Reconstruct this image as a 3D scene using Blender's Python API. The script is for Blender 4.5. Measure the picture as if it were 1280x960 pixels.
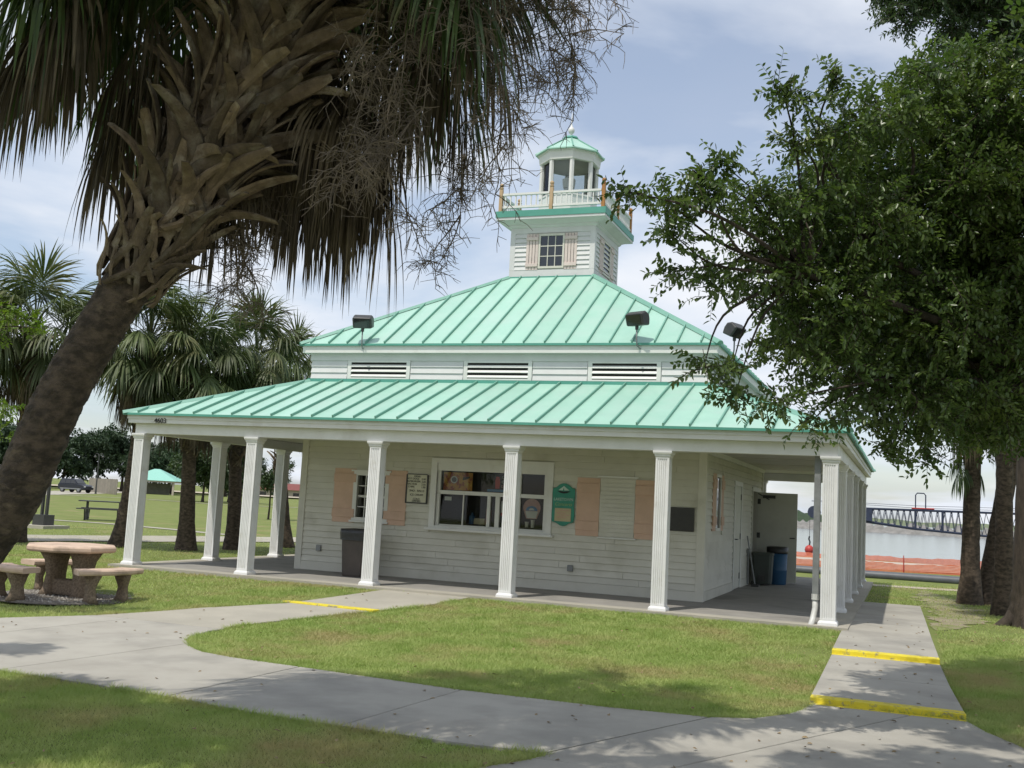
import bpy, bmesh, math, random
import numpy as np
from mathutils import Vector, Matrix
R = math.radians
SC = bpy.context.scene
COL = SC.collection
for o in list(bpy.data.objects): bpy.data.objects.remove(o)

# ------------------------------------------------------------------ camera
cam_d = bpy.data.cameras.new('camera'); cam = bpy.data.objects.new('camera', cam_d); COL.objects.link(cam)
fw = Vector((-0.35004, 0.93013, 0.11117)); rt = Vector((0.93713, 0.34487, 0.05286))
fw.normalize(); rt = (rt - fw * rt.dot(fw)).normalized(); up = rt.cross(fw)
cam.matrix_world = Matrix(((rt.x, up.x, -fw.x, 13.248), (rt.y, up.y, -fw.y, -15.946), (rt.z, up.z, -fw.z, 1.50), (0, 0, 0, 1)))
cam_d.sensor_width = 36; cam_d.lens = 1318.3 / 1280 * 36; cam_d.clip_start = .05; cam_d.clip_end = 6000
SC.camera = cam

# ------------------------------------------------------------------ sky and sun
SUN = Vector((-0.438, -1.40, 2.778)).normalized()
W = bpy.data.worlds.new('World'); SC.world = W; W.use_nodes = True
nt = W.node_tree; N = nt.nodes; Lk = nt.links; N.clear()
out = N.new('ShaderNodeOutputWorld'); bg = N.new('ShaderNodeBackground'); bg.inputs[1].default_value = .15
sky = N.new('ShaderNodeTexSky'); sky.sky_type = 'NISHITA'; sky.sun_disc = False
sky.sun_elevation = math.asin(SUN.z); sky.sun_rotation = math.atan2(SUN.x, SUN.y)
sky.air_density = 1.0; sky.dust_density = 1.2; sky.ozone_density = 1.5
tc = N.new('ShaderNodeTexCoord'); sp = N.new('ShaderNodeSeparateXYZ'); Lk.new(tc.outputs['Generated'], sp.inputs[0])
def mth(op, a, b=None, clamp=False):
    n = N.new('ShaderNodeMath'); n.operation = op; n.use_clamp = clamp
    for i, v in enumerate((a, b)):
        if v is None: continue
        if hasattr(v, 'default_value') or hasattr(v, 'links'): Lk.new(v, n.inputs[i])
        else: n.inputs[i].default_value = v
    return n.outputs[0]
zz = mth('ADD', mth('MAXIMUM', sp.outputs[2], 0), .16)
cb = N.new('ShaderNodeCombineXYZ')
Lk.new(mth('DIVIDE', sp.outputs[0], zz), cb.inputs[0]); Lk.new(mth('DIVIDE', sp.outputs[1], zz), cb.inputs[1])
cb.inputs[2].default_value = 35.21
def noise(scale, det, rough, dist=0):
    n = N.new('ShaderNodeTexNoise'); n.inputs['Scale'].default_value = scale; n.inputs['Detail'].default_value = det
    n.inputs['Roughness'].default_value = rough; n.inputs['Distortion'].default_value = dist
    Lk.new(cb.outputs[0], n.inputs['Vector']); return n
n1 = noise(.85, 7, .52, .25); n2 = noise(2.1, 5, .5, .2)
cr = N.new('ShaderNodeValToRGB'); cr.color_ramp.elements[0].position = .42; cr.color_ramp.elements[1].position = .57
Lk.new(n1.outputs[0], cr.inputs[0])
cc = N.new('ShaderNodeValToRGB'); cc.color_ramp.elements[0].position = .3; cc.color_ramp.elements[1].position = .7
cc.color_ramp.elements[0].color = (5.0, 5.5, 6.3, 1); cc.color_ramp.elements[1].color = (6.3, 6.45, 6.75, 1)
Lk.new(n2.outputs[0], cc.inputs[0])
# thin veil everywhere, thicker cloud where the noise is high
veil = mth('ADD', mth('MULTIPLY', cr.outputs[0], .70), .29)
mx = N.new('ShaderNodeMix'); mx.data_type = 'RGBA'
Lk.new(veil, mx.inputs[0]); Lk.new(sky.outputs[0], mx.inputs[6]); Lk.new(cc.outputs[0], mx.inputs[7])
Lk.new(mx.outputs[2], bg.inputs[0]); Lk.new(bg.outputs[0], out.inputs[0])
sd = bpy.data.lights.new('sun', 'SUN'); so = bpy.data.objects.new('sun', sd); COL.objects.link(so)
sd.energy = 3.4; sd.angle = R(.6); sd.color = (1, .95, .86)
so.rotation_euler = SUN.to_track_quat('Z', 'Y').to_euler()
SC.view_settings.view_transform = 'Standard'; SC.view_settings.look = 'None'
SC.view_settings.exposure = 0; SC.view_settings.gamma = 1; SC.view_settings.use_curve_mapping = False

# ------------------------------------------------------------------ helpers
def tag(o, label=None, cat=None, group=None, kind=None):
    if label: o['label'] = label
    if cat: o['category'] = cat
    if group: o['group'] = group
    if kind: o['kind'] = kind
    return o
def empty(name, loc=(0, 0, 0), rz=0, parent=None):
    o = bpy.data.objects.new(name, None); COL.objects.link(o); o.location = loc; o.rotation_euler = (0, 0, rz)
    o.empty_display_size = .1; o.parent = parent
    return o
class MB:
    def __init__(s): s.v = []; s.f = []
    def add(s, vs, fs):
        b = len(s.v); s.v += [tuple(v) for v in vs]; s.f += [tuple(i + b for i in f) for f in fs]; return s
    def box(s, x0, x1, y0, y1, z0, z1):
        return s.add([(x0,y0,z0),(x1,y0,z0),(x1,y1,z0),(x0,y1,z0),(x0,y0,z1),(x1,y0,z1),(x1,y1,z1),(x0,y1,z1)],
                     [(0,3,2,1),(4,5,6,7),(0,1,5,4),(1,2,6,5),(2,3,7,6),(3,0,4,7)])
    def ring(s, x0, x1, y0, y1, w, z0, z1):     # hollow rectangular band, outer size given
        s.box(x0, x1, y0, y0 + w, z0, z1); s.box(x0, x1, y1 - w, y1, z0, z1)
        s.box(x0, x0 + w, y0 + w, y1 - w, z0, z1); s.box(x1 - w, x1, y0 + w, y1 - w, z0, z1); return s
    def prism(s, poly, a, b, axis='z'):
        n = len(poly)
        def P(p, h): return {'z': (p[0], p[1], h), 'y': (p[0], h, p[1]), 'x': (h, p[0], p[1])}[axis]
        return s.add([P(p, a) for p in poly] + [P(p, b) for p in poly],
                     [tuple(range(n))[::-1], tuple(range(n, 2*n))] + [(i, (i+1) % n, n + (i+1) % n, n + i) for i in range(n)])
    def loft(s, rings, cap=True, closed=True):
        n = len(rings[0]); b = len(s.v)
        for r in rings: s.v += [tuple(p) for p in r]
        for k in range(len(rings) - 1):
            for i in range(n if closed else n - 1):
                j = (i + 1) % n
                s.f.append((b + k*n + i, b + k*n + j, b + (k+1)*n + j, b + (k+1)*n + i))
        if cap:
            s.f.append(tuple(b + i for i in range(n))[::-1]); s.f.append(tuple(b + (len(rings)-1)*n + i for i in range(n)))
        return s
    def tube(s, pts, rad, n=8, cap=True, ecc=1):
        pts = [Vector(p) for p in pts]
        if not hasattr(rad, '__len__'): rad = [rad] * len(pts)
        t0 = (pts[1] - pts[0]).normalized(); a = t0.orthogonal().normalized(); rings = []
        for i, p in enumerate(pts):
            t = (pts[min(i+1, len(pts)-1)] - pts[max(i-1, 0)]).normalized()
            a = (a - t * a.dot(t)).normalized(); b = t.cross(a)
            rings.append([p + (a * math.cos(2*math.pi*k/n) + b * ecc * math.sin(2*math.pi*k/n)) * rad[i] for k in range(n)])
        return s.loft(rings, cap)
    def lathe(s, prof, n=20, c=(0, 0)):
        return s.loft([[(c[0] + r*math.cos(2*math.pi*k/n), c[1] + r*math.sin(2*math.pi*k/n), z) for k in range(n)] for r, z in prof])
    def mesh(s, name):
        m = bpy.data.meshes.new(name); m.from_pydata(s.v, [], s.f); m.update(); return m
    def build(s, name, mat, parent=None, smooth=False, bevel=0, loc=None):
        m = s.mesh(name)
        bm = bmesh.new(); bm.from_mesh(m); bmesh.ops.recalc_face_normals(bm, faces=bm.faces); bm.to_mesh(m); bm.free()
        return link(name, m, mat, parent, smooth, bevel, loc)
def link(name, m, mat, parent=None, smooth=False, bevel=0, loc=None):
    o = bpy.data.objects.new(name, m); COL.objects.link(o)
    if mat is not None and not m.materials: m.materials.append(M[mat] if isinstance(mat, str) else mat)
    o.parent = parent
    if loc: o.location = loc
    if smooth: m.polygons.foreach_set('use_smooth', [True] * len(m.polygons))
    if bevel:
        b = o.modifiers.new('bevel', 'BEVEL'); b.width = bevel; b.segments = 2; b.limit_method = 'ANGLE'; b.angle_limit = R(40)
    return o
def np_mesh(name, V, Q, mat, parent=None, smooth=False):
    """V (n,3) array, Q (m,k) array of k-gons"""
    m = bpy.data.meshes.new(name); V = np.ascontiguousarray(V, dtype=np.float32); Q = np.ascontiguousarray(Q, dtype=np.int32)
    m.vertices.add(len(V)); m.vertices.foreach_set('co', V.ravel())
    k = Q.shape[1]; m.loops.add(Q.size); m.loops.foreach_set('vertex_index', Q.ravel())
    m.polygons.add(len(Q)); m.polygons.foreach_set('loop_start', np.arange(0, Q.size, k, dtype=np.int32))
    m.update(calc_edges=True)
    return link(name, m, mat, parent, smooth)
def text_obj(name, txt, size, mat, parent, loc, rot=(R(90), 0, 0), align='CENTER', ext=.002, shear=0, sx=1):
    c = bpy.data.curves.new(name, 'FONT'); c.body = txt; c.size = size; c.align_x = align; c.align_y = 'CENTER'; c.extrude = ext; c.shear = shear
    c.resolution_u = 3
    t = bpy.data.objects.new('tmp', c); COL.objects.link(t)
    m = bpy.data.meshes.new_from_object(t); bpy.data.objects.remove(t)
    o = link(name, m, mat, parent); o.location = loc; o.rotation_euler = rot; o.scale = (sx, 1, 1)
    return o

def spline(pts, n):
    P = np.array(pts, float); t = np.linspace(0, len(P) - 1, n); res = []
    for q in t:
        k = min(int(q), len(P) - 2); f = q - k
        p0, p1, p2, p3 = P[max(k-1, 0)], P[k], P[k+1], P[min(k+2, len(P)-1)]
        res.append(.5 * ((2*p1) + (-p0 + p2)*f + (2*p0 - 5*p1 + 4*p2 - p3)*f*f + (-p0 + 3*p1 - 3*p2 + p3)*f**3))
    return np.array(res)

# ------------------------------------------------------------------ materials
M = {}
def mat(name, c1, c2=None, rough=.6, scale=8, detail=5, bump=0, bscale=None, metal=0, obj_var=0, spec=.5, lo=.35, hi=.65,
        trans=0, c3=None, s3=1, stretch=None, wave=None, t3=(.52, .66), coord='pos'):
    m = bpy.data.materials.new(name); m.use_nodes = True; nt = m.node_tree; n = nt.nodes; l = nt.links
    b = n['Principled BSDF']; b.inputs['Roughness'].default_value = rough; b.inputs['Metallic'].default_value = metal
    b.inputs['Specular IOR Level'].default_value = spec
    if coord == 'pos': g = n.new('ShaderNodeNewGeometry'); vec = g.outputs['Position']
    else: g = n.new('ShaderNodeTexCoord'); vec = g.outputs['Object']
    if stretch:
        mp = n.new('ShaderNodeMapping'); mp.inputs['Scale'].default_value = stretch; l.new(vec, mp.inputs[0]); vec = mp.outputs[0]
    def nz(sc, de=detail):
        t = n.new('ShaderNodeTexNoise'); t.inputs['Scale'].default_value = sc; t.inputs['Detail'].default_value = de; t.inputs['Roughness'].default_value = .6
        l.new(vec, t.inputs['Vector']); return t.outputs[0]
    def ramp(src, a, bb, ca, cb_):
        r = n.new('ShaderNodeValToRGB'); r.color_ramp.elements[0].position = a; r.color_ramp.elements[1].position = bb
        r.color_ramp.elements[0].color = (*ca, 1); r.color_ramp.elements[1].color = (*cb_, 1); l.new(src, r.inputs[0]); return r.outputs[0]
    if c2 is None: c2 = tuple(x * .88 for x in c1)
    col = ramp(nz(scale), lo, hi, c1, c2)
    if c3 is not None:
        f = ramp(nz(s3, 4), t3[0], t3[1], (0, 0, 0), (1, 1, 1))
        x = n.new('ShaderNodeMix'); x.data_type = 'RGBA'; l.new(f, x.inputs[0]); l.new(col, x.inputs[6]); x.inputs[7].default_value = (*c3, 1); col = x.outputs[2]
    if obj_var:
        oi = n.new('ShaderNodeObjectInfo'); hs = n.new('ShaderNodeHueSaturation')
        mr = n.new('ShaderNodeMapRange'); mr.inputs[3].default_value = 1 - obj_var; mr.inputs[4].default_value = 1 + obj_var
        l.new(oi.outputs['Random'], mr.inputs[0]); l.new(mr.outputs[0], hs.inputs['Value']); l.new(col, hs.inputs['Color']); col = hs.outputs[0]
    l.new(col, b.inputs['Base Color'])
    if bump:
        bp = n.new('ShaderNodeBump'); bp.inputs['Strength'].default_value = bump; bp.inputs['Distance'].default_value = .02
        l.new(nz(bscale or scale * 4), bp.inputs['Height']); l.new(bp.outputs[0], b.inputs['Normal'])
    if trans:
        t = n.new('ShaderNodeBsdfTranslucent'); ms = n.new('ShaderNodeMixShader'); ms.inputs[0].default_value = trans
        hs = n.new('ShaderNodeHueSaturation'); hs.inputs['Saturation'].default_value = 1.15; hs.inputs['Value'].default_value = 1.6; l.new(col, hs.inputs['Color'])
        l.new(hs.outputs[0], t.inputs[0]); l.new(b.outputs[0], ms.inputs[1]); l.new(t.outputs[0], ms.inputs[2]); l.new(ms.outputs[0], n['Material Output'].inputs[0])
    M[name] = m; return m
mat('lawn', (0.187, 0.217, 0.0653), (0.135, 0.17, 0.0435), .9, 1.3, 8, .5, 30, c3=(0.261, 0.217, 0.104), s3=.55, t3=(.55, .72), spec=.2)
mat('grass', (0.405, 0.458, 0.176), (0.264, 0.352, 0.101), .75, 2.2, 6, c3=(0.405, 0.361, 0.176), s3=.8, t3=(.50, .68), spec=.25, trans=.3)
mat('concrete', (0.391, 0.372, 0.326), (0.335, 0.316, 0.274), .9, 1.6, 9, .25, 60, obj_var=.04, c3=(0.251, 0.242, 0.219), s3=.8, t3=(.46, .78), spec=.3)
mat('concrete_warm', (0.419, 0.391, 0.326), (0.358, 0.335, 0.279), .9, 1.6, 9, .25, 60, obj_var=.04, c3=(0.326, 0.307, 0.26), s3=.5, t3=(.5, .75), spec=.3)
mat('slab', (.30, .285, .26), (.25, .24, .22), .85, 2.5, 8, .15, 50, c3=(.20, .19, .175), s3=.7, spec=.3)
mat('yellow_paint', (0.741, 0.617, 0.038), (0.627, 0.513, 0.0285), .75, 9, 8, .3, 60, c3=(0.285, 0.257, 0.142), s3=14, t3=(.56, .66))
mat('siding', (.615, .60, .525), (.56, .545, .47), .6, 2.2, 8, .08, 40, obj_var=.045, c3=(.47, .455, .375), s3=1.7, t3=(.55, .78))
mat('siding_upper', (0.644, 0.644, 0.635), (0.589, 0.589, 0.58), .6, 2.2, 6, .06, 40, obj_var=.02, c3=(0.552, 0.552, 0.534), s3=.9, t3=(.55, .8))
mat('trim_white', (0.714, 0.714, 0.686), (0.658, 0.658, 0.62), .5, 3, 6, .04, 40, c3=(0.583, 0.573, 0.526), s3=2.2, t3=(.58, .8))
mat('column_white', (0.744, 0.744, 0.735), (0.688, 0.688, 0.679), .45, 4, 6, .03, 40, c3=(0.614, 0.605, 0.567), s3=5, t3=(.58, .76))
mat('ceiling', (.60, .585, .54), (.54, .52, .47), .7, 1.5, 5, .05, 30)
mat('roof_mint', (0.347, 0.572, 0.468), (0.31, 0.531, 0.432), .40, 2.6, 8, .22, 2.2, obj_var=.045, c3=(0.369, 0.54, 0.464), s3=1.1, t3=(.42, .72))
mat('roof_trim', (0.09, 0.324, 0.252), (0.0765, 0.279, 0.216), .5, 2, 5)
mat('seam', (0.18, 0.378, 0.297), (0.153, 0.342, 0.27), .5, 2, 5)  # darker than the roof panels: shade on the rib sides put into the colour
mat('shutter_pink', (.62, .425, .315), (.56, .38, .28), .65, 5, 6, .08, 60, obj_var=.03)
mat('shutter_pale', (.66, .56, .51), (.58, .49, .45), .65, 5, 6, .08, 60, obj_var=.03)
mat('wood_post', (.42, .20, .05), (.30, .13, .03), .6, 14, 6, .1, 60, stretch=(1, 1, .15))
mat('dark_metal', (.035, .036, .036), (.05, .05, .048), .45, 9, 4)
mat('galvanised', (.26, .27, .27), (.20, .21, .21), .5, 8, 5, metal=.2)
mat('pvc', (.62, .62, .60), (.5, .5, .47), .5, 6, 5)
mat('interior', (.028, .026, .024), (.02, .019, .017), .9, 2)  # near-black base: darkness of the unlit room put into the colour
mat('door_paint', (.62, .62, .55), (.56, .56, .49), .55, 3, 6, .03, 30)
mat('black_sign', (.018, .016, .014), (.028, .025, .02), .35, 12, 4)
mat('sign_cream', (.62, .60, .47), (.56, .54, .42), .6, 6, 4)
mat('black_ink', (.02, .02, .02), None, .7)
mat('sign_green', (.03, .27, .19), (.025, .22, .155), .5, 9, 5)
mat('sign_pale', (.55, .68, .62), None, .6)
mat('sign_gold', (.35, .48, .22), None, .6)
mat('paper', (.70, .68, .60), None, .7)
mat('paper_tan', (.50, .43, .27), (.46, .38, .23), .7, 9)
mat('red_print', (.55, .05, .04), None, .6)
mat('blue_print', (.05, .22, .42), None, .6)
mat('pink_print', (.55, .33, .28), (.48, .25, .20), .6, 14)
mat('food_print', (.58, .22, .03), (.62, .42, .07), .55, 22, 4, c3=(.30, .05, .03), s3=11, t3=(.5, .56))
mat('can_brown', (.085, .07, .06), (.065, .055, .047), .6, 5, 5, .05, 30)
mat('bag_black', (.03, .03, .032), None, .35, 10, 4, .4, 16)
mat('bin_green', (.06, .075, .065), (.05, .06, .055), .5, 5)
mat('bin_blue', (0.028, 0.104, 0.208), (0.024, 0.088, 0.176), .5, 5)
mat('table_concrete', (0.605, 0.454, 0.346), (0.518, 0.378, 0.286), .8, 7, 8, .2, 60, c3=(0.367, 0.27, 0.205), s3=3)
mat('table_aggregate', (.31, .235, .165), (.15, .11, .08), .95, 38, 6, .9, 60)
mat('mulch', (.22, .20, .175), (.10, .085, .07), .95, 26, 8, .8, 40)
mat('pebble', (.46, .44, .40), (.26, .24, .21), .9, 40, 4)
mat('bark_palm', (.135, .10, .072), (.050, .038, .028), .95, 11, 10, 1.0, 70, stretch=(1, 1, 1.7), c3=(.19, .145, .10), s3=4.5, t3=(.60, .70), lo=.38, hi=.6)
mat('bark_grey', (.075, .058, .043), (.036, .028, .022), .95, 7, 9, .9, 24, stretch=(2, 2, .5))
mat('boot', (0.194, 0.144, 0.0945), (0.104, 0.0765, 0.0504), .9, 11, 8, .7, 60, obj_var=.45, c3=(0.261, 0.221, 0.167), s3=5)
mat('frond_green', (.070, .105, .032), (.042, .070, .022), .42, 3, 5, obj_var=.35, trans=.25, spec=.5, c3=(.13, .115, .05), s3=1.3, t3=(.55, .7))
mat('frond_fresh', (0.0828, 0.108, 0.0324), (0.0468, 0.072, 0.0202), .55, 2, 5, obj_var=.3, trans=.25, spec=.6, c3=(0.137, 0.137, 0.054), s3=.8)
mat('frond_dead', (.125, .098, .062), (.066, .052, .034), .75, 4, 6, obj_var=.35, trans=.15, c3=(.19, .15, .09), s3=1.6)
mat('petiole', (.10, .12, .045), (.08, .09, .035), .5, 5)
mat('twig', (.21, .17, .13), (.11, .088, .068), .9, 5, 5)
mat('leaf_dark', (.115, .165, .046), (.062, .108, .030), .34, 3.5, 5, trans=.30, spec=.55, c3=(.19, .25, .05), s3=1.8, t3=(.56, .74))
mat('leaf_light', (.15, .22, .035), (.10, .17, .026), .45, 3.5, 5, trans=.4)
mat('leaf_mid', (0.054, 0.0855, 0.0306), (0.0342, 0.0612, 0.0216), .5, 1.2, 5, trans=.25)
mat('leaf_far', (.040, .070, .030), (.026, .05, .022), .7, .3, 5, trans=.15)
mat('bare_dirt', (.33, .285, .20), (.23, .20, .12), .95, 2, 8, .5, 30, c3=(.19, .21, .07), s3=2.2, t3=(.48, .62))
mat('water', (.13, .155, .165), None, .12, .1, 2, .35, 1.3, spec=.5)
mat('rocks', (.26, .25, .235), (.15, .145, .135), .95, .5, 8, .8, 2)
mat('far_land', (.16, .19, .10), (.12, .15, .08), .95, .05)
mat('orange_mesh', (.72, .21, .115), (.60, .16, .09), .7, 6, 5)
mat('sand', (0.468, 0.396, 0.324), (0.396, 0.333, 0.27), .95, 1)
mat('pipe_grey', (.10, .11, .125), (.08, .085, .10), .5, 4)
mat('crane_navy', (.03, .04, .075), (.02, .028, .05), .5, 4)
mat('crane_red', (.42, .04, .03), None, .5)
mat('panel_white', (.75, .75, .73), None, .5)
mat('car_navy', (.008, .010, .022), None, .3, spec=.7)
mat('car_glass', (.02, .022, .025), None, .06, spec=.8)
mat('car_silver', (.20, .21, .22), None, .3)
mat('tyre', (.02, .02, .02), None, .85)
mat('far_roof', (.27, .56, .47), None, .6)
mat('far_red', (.20, .06, .05), None, .7, 2)
mat('far_wall', (.46, .40, .33), None, .8)
mat('fence_wood', (.26, .235, .19), (.20, .18, .145), .9, 3, obj_var=.12)
mat('dry_leaf', (.30, .22, .11), (.16, .11, .055), .8, 7, 4)
mat('blind', (.80, .78, .72), (.72, .70, .64), .7, 3)
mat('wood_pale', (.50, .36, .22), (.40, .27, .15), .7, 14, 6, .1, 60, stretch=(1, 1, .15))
mat('cup', (.68, .64, .55), None, .5)
# window glass: a thin clear sheet with a fresnel sheen
g = bpy.data.materials.new('glass'); g.use_nodes = True; n = g.node_tree.nodes; l = g.node_tree.links; n.remove(n['Principled BSDF'])
tr = n.new('ShaderNodeBsdfTransparent'); tr.inputs[0].default_value = (.88, .90, .89, 1); gl = n.new('ShaderNodeBsdfGlossy'); gl.inputs[1].default_value = .03; gl.inputs[0].default_value = (.7, .7, .7, 1)
fr = n.new('ShaderNodeFresnel'); fr.inputs[0].default_value = 1.38; ms = n.new('ShaderNodeMixShader')
l.new(fr.outputs[0], ms.inputs[0]); l.new(tr.outputs[0], ms.inputs[1]); l.new(gl.outputs[0], ms.inputs[2]); l.new(ms.outputs[0], n['Material Output'].inputs[0]); M['glass'] = g

# ------------------------------------------------------------------ ground
def lerp_np(x, a, b, va, vb): return va + (vb - va) * np.clip((x - a) / (b - a), 0, 1)
def zg(x, y):
    """ground height: level with the porch behind, falling gently in front of it, dipping into the lake"""
    x = np.asarray(x, float); y = np.asarray(y, float)
    z = lerp_np(y, -4.93, -.3, -.23, -.05)
    z = z + lerp_np(y, 1.5, 9, 0, -.03)
    lake_s = np.clip((y - 30.5) / 5, 0, 1) * np.clip((x - (11 - .47 * (y + 16))) / 10, 0, 1)
    z = z - lake_s * 2.2
    left = np.clip((-x - 12) / 40, 0, 1) * (1 - lake_s)
    z = z + left * .12
    return z
def grid_axis(lo, hi, fine_lo, fine_hi, step):
    a = list(np.arange(fine_lo, fine_hi + .01, step)); s = step
    while a[-1] < hi: s *= 1.25; a.append(a[-1] + s)
    s = step
    while a[0] > lo: s *= 1.25; a.insert(0, a[0] - s)
    return np.array(a)
gx = grid_axis(-2500, 2500, -20, 20, .5); gy = grid_axis(-60, 3500, -18, 40, .5)
X, Y = np.meshgrid(gx, gy); Z = zg(X, Y)
V = np.stack([X, Y, Z], -1).reshape(-1, 3); nx, ny = len(gx), len(gy)
i = np.arange(nx * ny).reshape(ny, nx)
Q = np.stack([i[:-1, :-1], i[:-1, 1:], i[1:, 1:], i[1:, :-1]], -1).reshape(-1, 4)
tag(np_mesh('ground', V, Q, 'lawn', smooth=True), kind='structure')
tag(MB().add([(-900, 25, -.75), (2500, 25, -.75), (2500, 3500, -.75), (-900, 3500, -.75)], [(0, 1, 2, 3)]).build('lake_water', 'water'), kind='structure')

# concrete walks: one outline, cut into panels along the joints
OUT = [(5.29, -.27), (5.18, -.98), (4.92, -2.55), (4.25, -3.65), (4.02, -4.19), (3.70, -4.78), (3.34, -5.45), (3.06, -5.93), (2.2, -6.55), (.5, -6.8), (-12, -6.85),
       (-12, -8.45), (5.8, -8.56), (6.72, -8.59), (7.79, -8.67), (8.68, -8.80), (9.39, -8.83), (10.23, -8.84), (10.75, -8.80), (10.96, -8.82), (10.90, -9.02), (10.70, -9.4), (10.3, -10.2), (9.9, -11.2), (9.6, -13),
       (9.4, -20), (14.6, -20), (14.7, -10), (14.5, -7.4), (14.15, -6.46), (13.91, -5.95), (13.78, -5.5), (12.46, -5.5), (12.40, -5.9), (12.31, -6.2), (12.06, -6.59), (11.72, -6.78), (10.88, -6.88), (9.54, -6.91),
       (7.75, -6.74), (6.89, -6.67), (6.45, -6.56), (6.11, -6.32), (5.79, -5.96), (5.64, -5.66), (5.53, -5.19), (5.53, -4.53), (5.96, -3.31), (6.35, -2.38), (6.64, -1.56), (6.82, -.27)]
def panel(outline, cuts, zf, thick, name, m, parent, bev=.008):
    """outline cut by half planes (point, inward normal) and made into a slab whose top follows zf(y)"""
    bm = bmesh.new(); vs = [bm.verts.new((x, y, 0)) for x, y in outline]; bm.faces.new(vs)
    bmesh.ops.triangulate(bm, faces=bm.faces[:])
    for (px, py), (nx_, ny_) in cuts:
        bmesh.ops.bisect_plane(bm, geom=bm.verts[:] + bm.edges[:] + bm.faces[:], plane_co=(px, py, 0), plane_no=(nx_, ny_, 0), clear_inner=True)
    if not bm.faces: bm.free(); return None
    r = bmesh.ops.extrude_face_region(bm, geom=bm.faces[:]); top = set(v for v in r['geom'] if isinstance(v, bmesh.types.BMVert))
    for v in bm.verts:
        v.co.z = zf(v.co.x, v.co.y) - (0 if v in top else thick)
    bmesh.ops.recalc_face_normals(bm, faces=bm.faces)
    me = bpy.data.meshes.new(name); bm.to_mesh(me); bm.free()
    return link(name, me, m, parent, bevel=bev)
def zwalk(x, y): return float(lerp_np(y, -4.93, -.3, -.205, -.028))
walk = empty('concrete_walk', (0, 0, 0)); tag(walk, kind='structure')
# (x limits at y=-8.7 and y=-6.8) joints of the front walk
JX = [(-12, -12), (-9.1, -9.05), (-7.3, -7.2), (-5.4, -5.3), (-3.55, -3.45), (-1.7, -1.6), (.2, .3), (2.05, 2.15), (3.9, 4.02), (5.76, 5.93), (7.66, 7.72), (9.37, 9.53), (10.97, 11.72)]
gap = .007
def vcut(j, side):    # cut line through (j0,-8.7),(j1,-6.8); side=+1 keeps larger x
    d = Vector((j[1] - j[0], 1.9)).normalized(); nn = Vector((d.y, -d.x)) * side
    return ((j[0] + nn.x * gap, -8.7 + nn.y * gap), (nn.x, nn.y))
SPLIT = -4.93
for k in range(len(JX) - 1):
    cuts = [vcut(JX[k], 1), vcut(JX[k+1], -1), ((0, SPLIT - gap), (0, -1))]
    if k >= len(JX) - 2 or k == len(JX) - 3: cuts.append(((0, -8.95), (0, 1)))
    panel(OUT, cuts, zwalk, .1, 'concrete_panel', 'concrete', walk)
for ya, yb in ((-4.93, -2.40), (-2.40, -.27)):
    panel(OUT, [((0, ya + gap), (0, 1)), ((0, yb - gap), (0, -1))], zwalk, .1, 'concrete_panel', 'concrete_warm', walk)
# junction apron towards the camera
jr = [((10.97, -8.7), (11.72, -6.8)), ((12.05, -8.2), (13.35, -5.48))]
def lcut(a, b, side):
    d = (Vector(b) - Vector(a)).normalized(); nn = Vector((d.y, -d.x)) * side
    return ((a[0] + nn.x * gap, a[1] + nn.y * gap), (nn.x, nn.y))
panel(OUT, [lcut(*jr[0], 1), lcut(*jr[1], -1), ((0, SPLIT), (0, -1)), ((0, -8.95), (0, 1))], zwalk, .1, 'concrete_panel', 'concrete', walk)
panel(OUT, [lcut(*jr[1], 1), ((0, SPLIT), (0, -1)), ((0, -8.95), (0, 1))], zwalk, .1, 'concrete_panel', 'concrete', walk)
for ya, yb in ((-11.2, -8.95), (-13.5, -11.2), (-20, -13.5)):
    panel(OUT, [((0, ya + gap), (0, 1)), ((0, yb - gap), (0, -1)), ((9.0, -11), (1, 0))], zwalk, .1, 'concrete_panel', 'concrete', walk)
# side walk with two yellow steps
side = empty('stepped_side_walk', (0, 0, 0)); tag(side, kind='structure')
XL, XR = 12.44, 13.72
def xr(y): return float(np.interp(y, [-5.5, -5.05, -3.4, -.44, 3.38, 5.6], [13.78, 13.75, 13.68, 13.61, 13.57, 13.54]))
def zs(y):      # level of the side walk: gentle fall with two low steps
    if y > -.05: return -.020
    if y > STEP1: return -.020 + (y + .05) / (STEP1 + .05) * -.045
    if y > STEP2: return -.115 + (y - STEP1) / (STEP2 - STEP1) * -.040
    return -.205
STEP1, STEP2 = -2.34, -5.5
def quadp(y0, y1, name='concrete_panel', m='concrete', th=.14, x0=XL, lift=0):
    e = 1e-4; za, zb = zs(y0 + e) + lift, zs(y1 - e) + lift; x1a, x1b = xr(y0), xr(y1)
    s = MB(); s.loft([[(x0, y0, za - th), (x1a, y0, za - th), (x1b, y1, zb - th), (x0, y1, zb - th)], [(x0, y0, za), (x1a, y0, za), (x1b, y1, zb), (x0, y1, zb)]])
    return s.build(name, m, side, bevel=.008)
quadp(STEP2 + .165, -3.95); quadp(-3.94, STEP1 - .001); quadp(STEP1 + .165, -.05); quadp(-.04, 2.7); quadp(2.71, 5.5)
for yr in (STEP1, STEP2):
    quadp(yr, yr + .16, 'step_nosing', 'yellow_paint', lift=.003)
    zb = zs(yr - 1e-3); MB().box(XL, xr(yr), yr - .06, yr - .001, zb - .03, zb + .005).build('step_foot_strip', 'yellow_paint', side, bevel=.003)
# yellow line across the entry walk
zc = zwalk(0, -2.45)
MB().prism([(4.80, -2.50), (6.33, -2.58), (6.36, -2.42), (4.84, -2.34)], zc - .05, zc + .016).build('step_nosing', 'yellow_paint', walk, bevel=.008)
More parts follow.
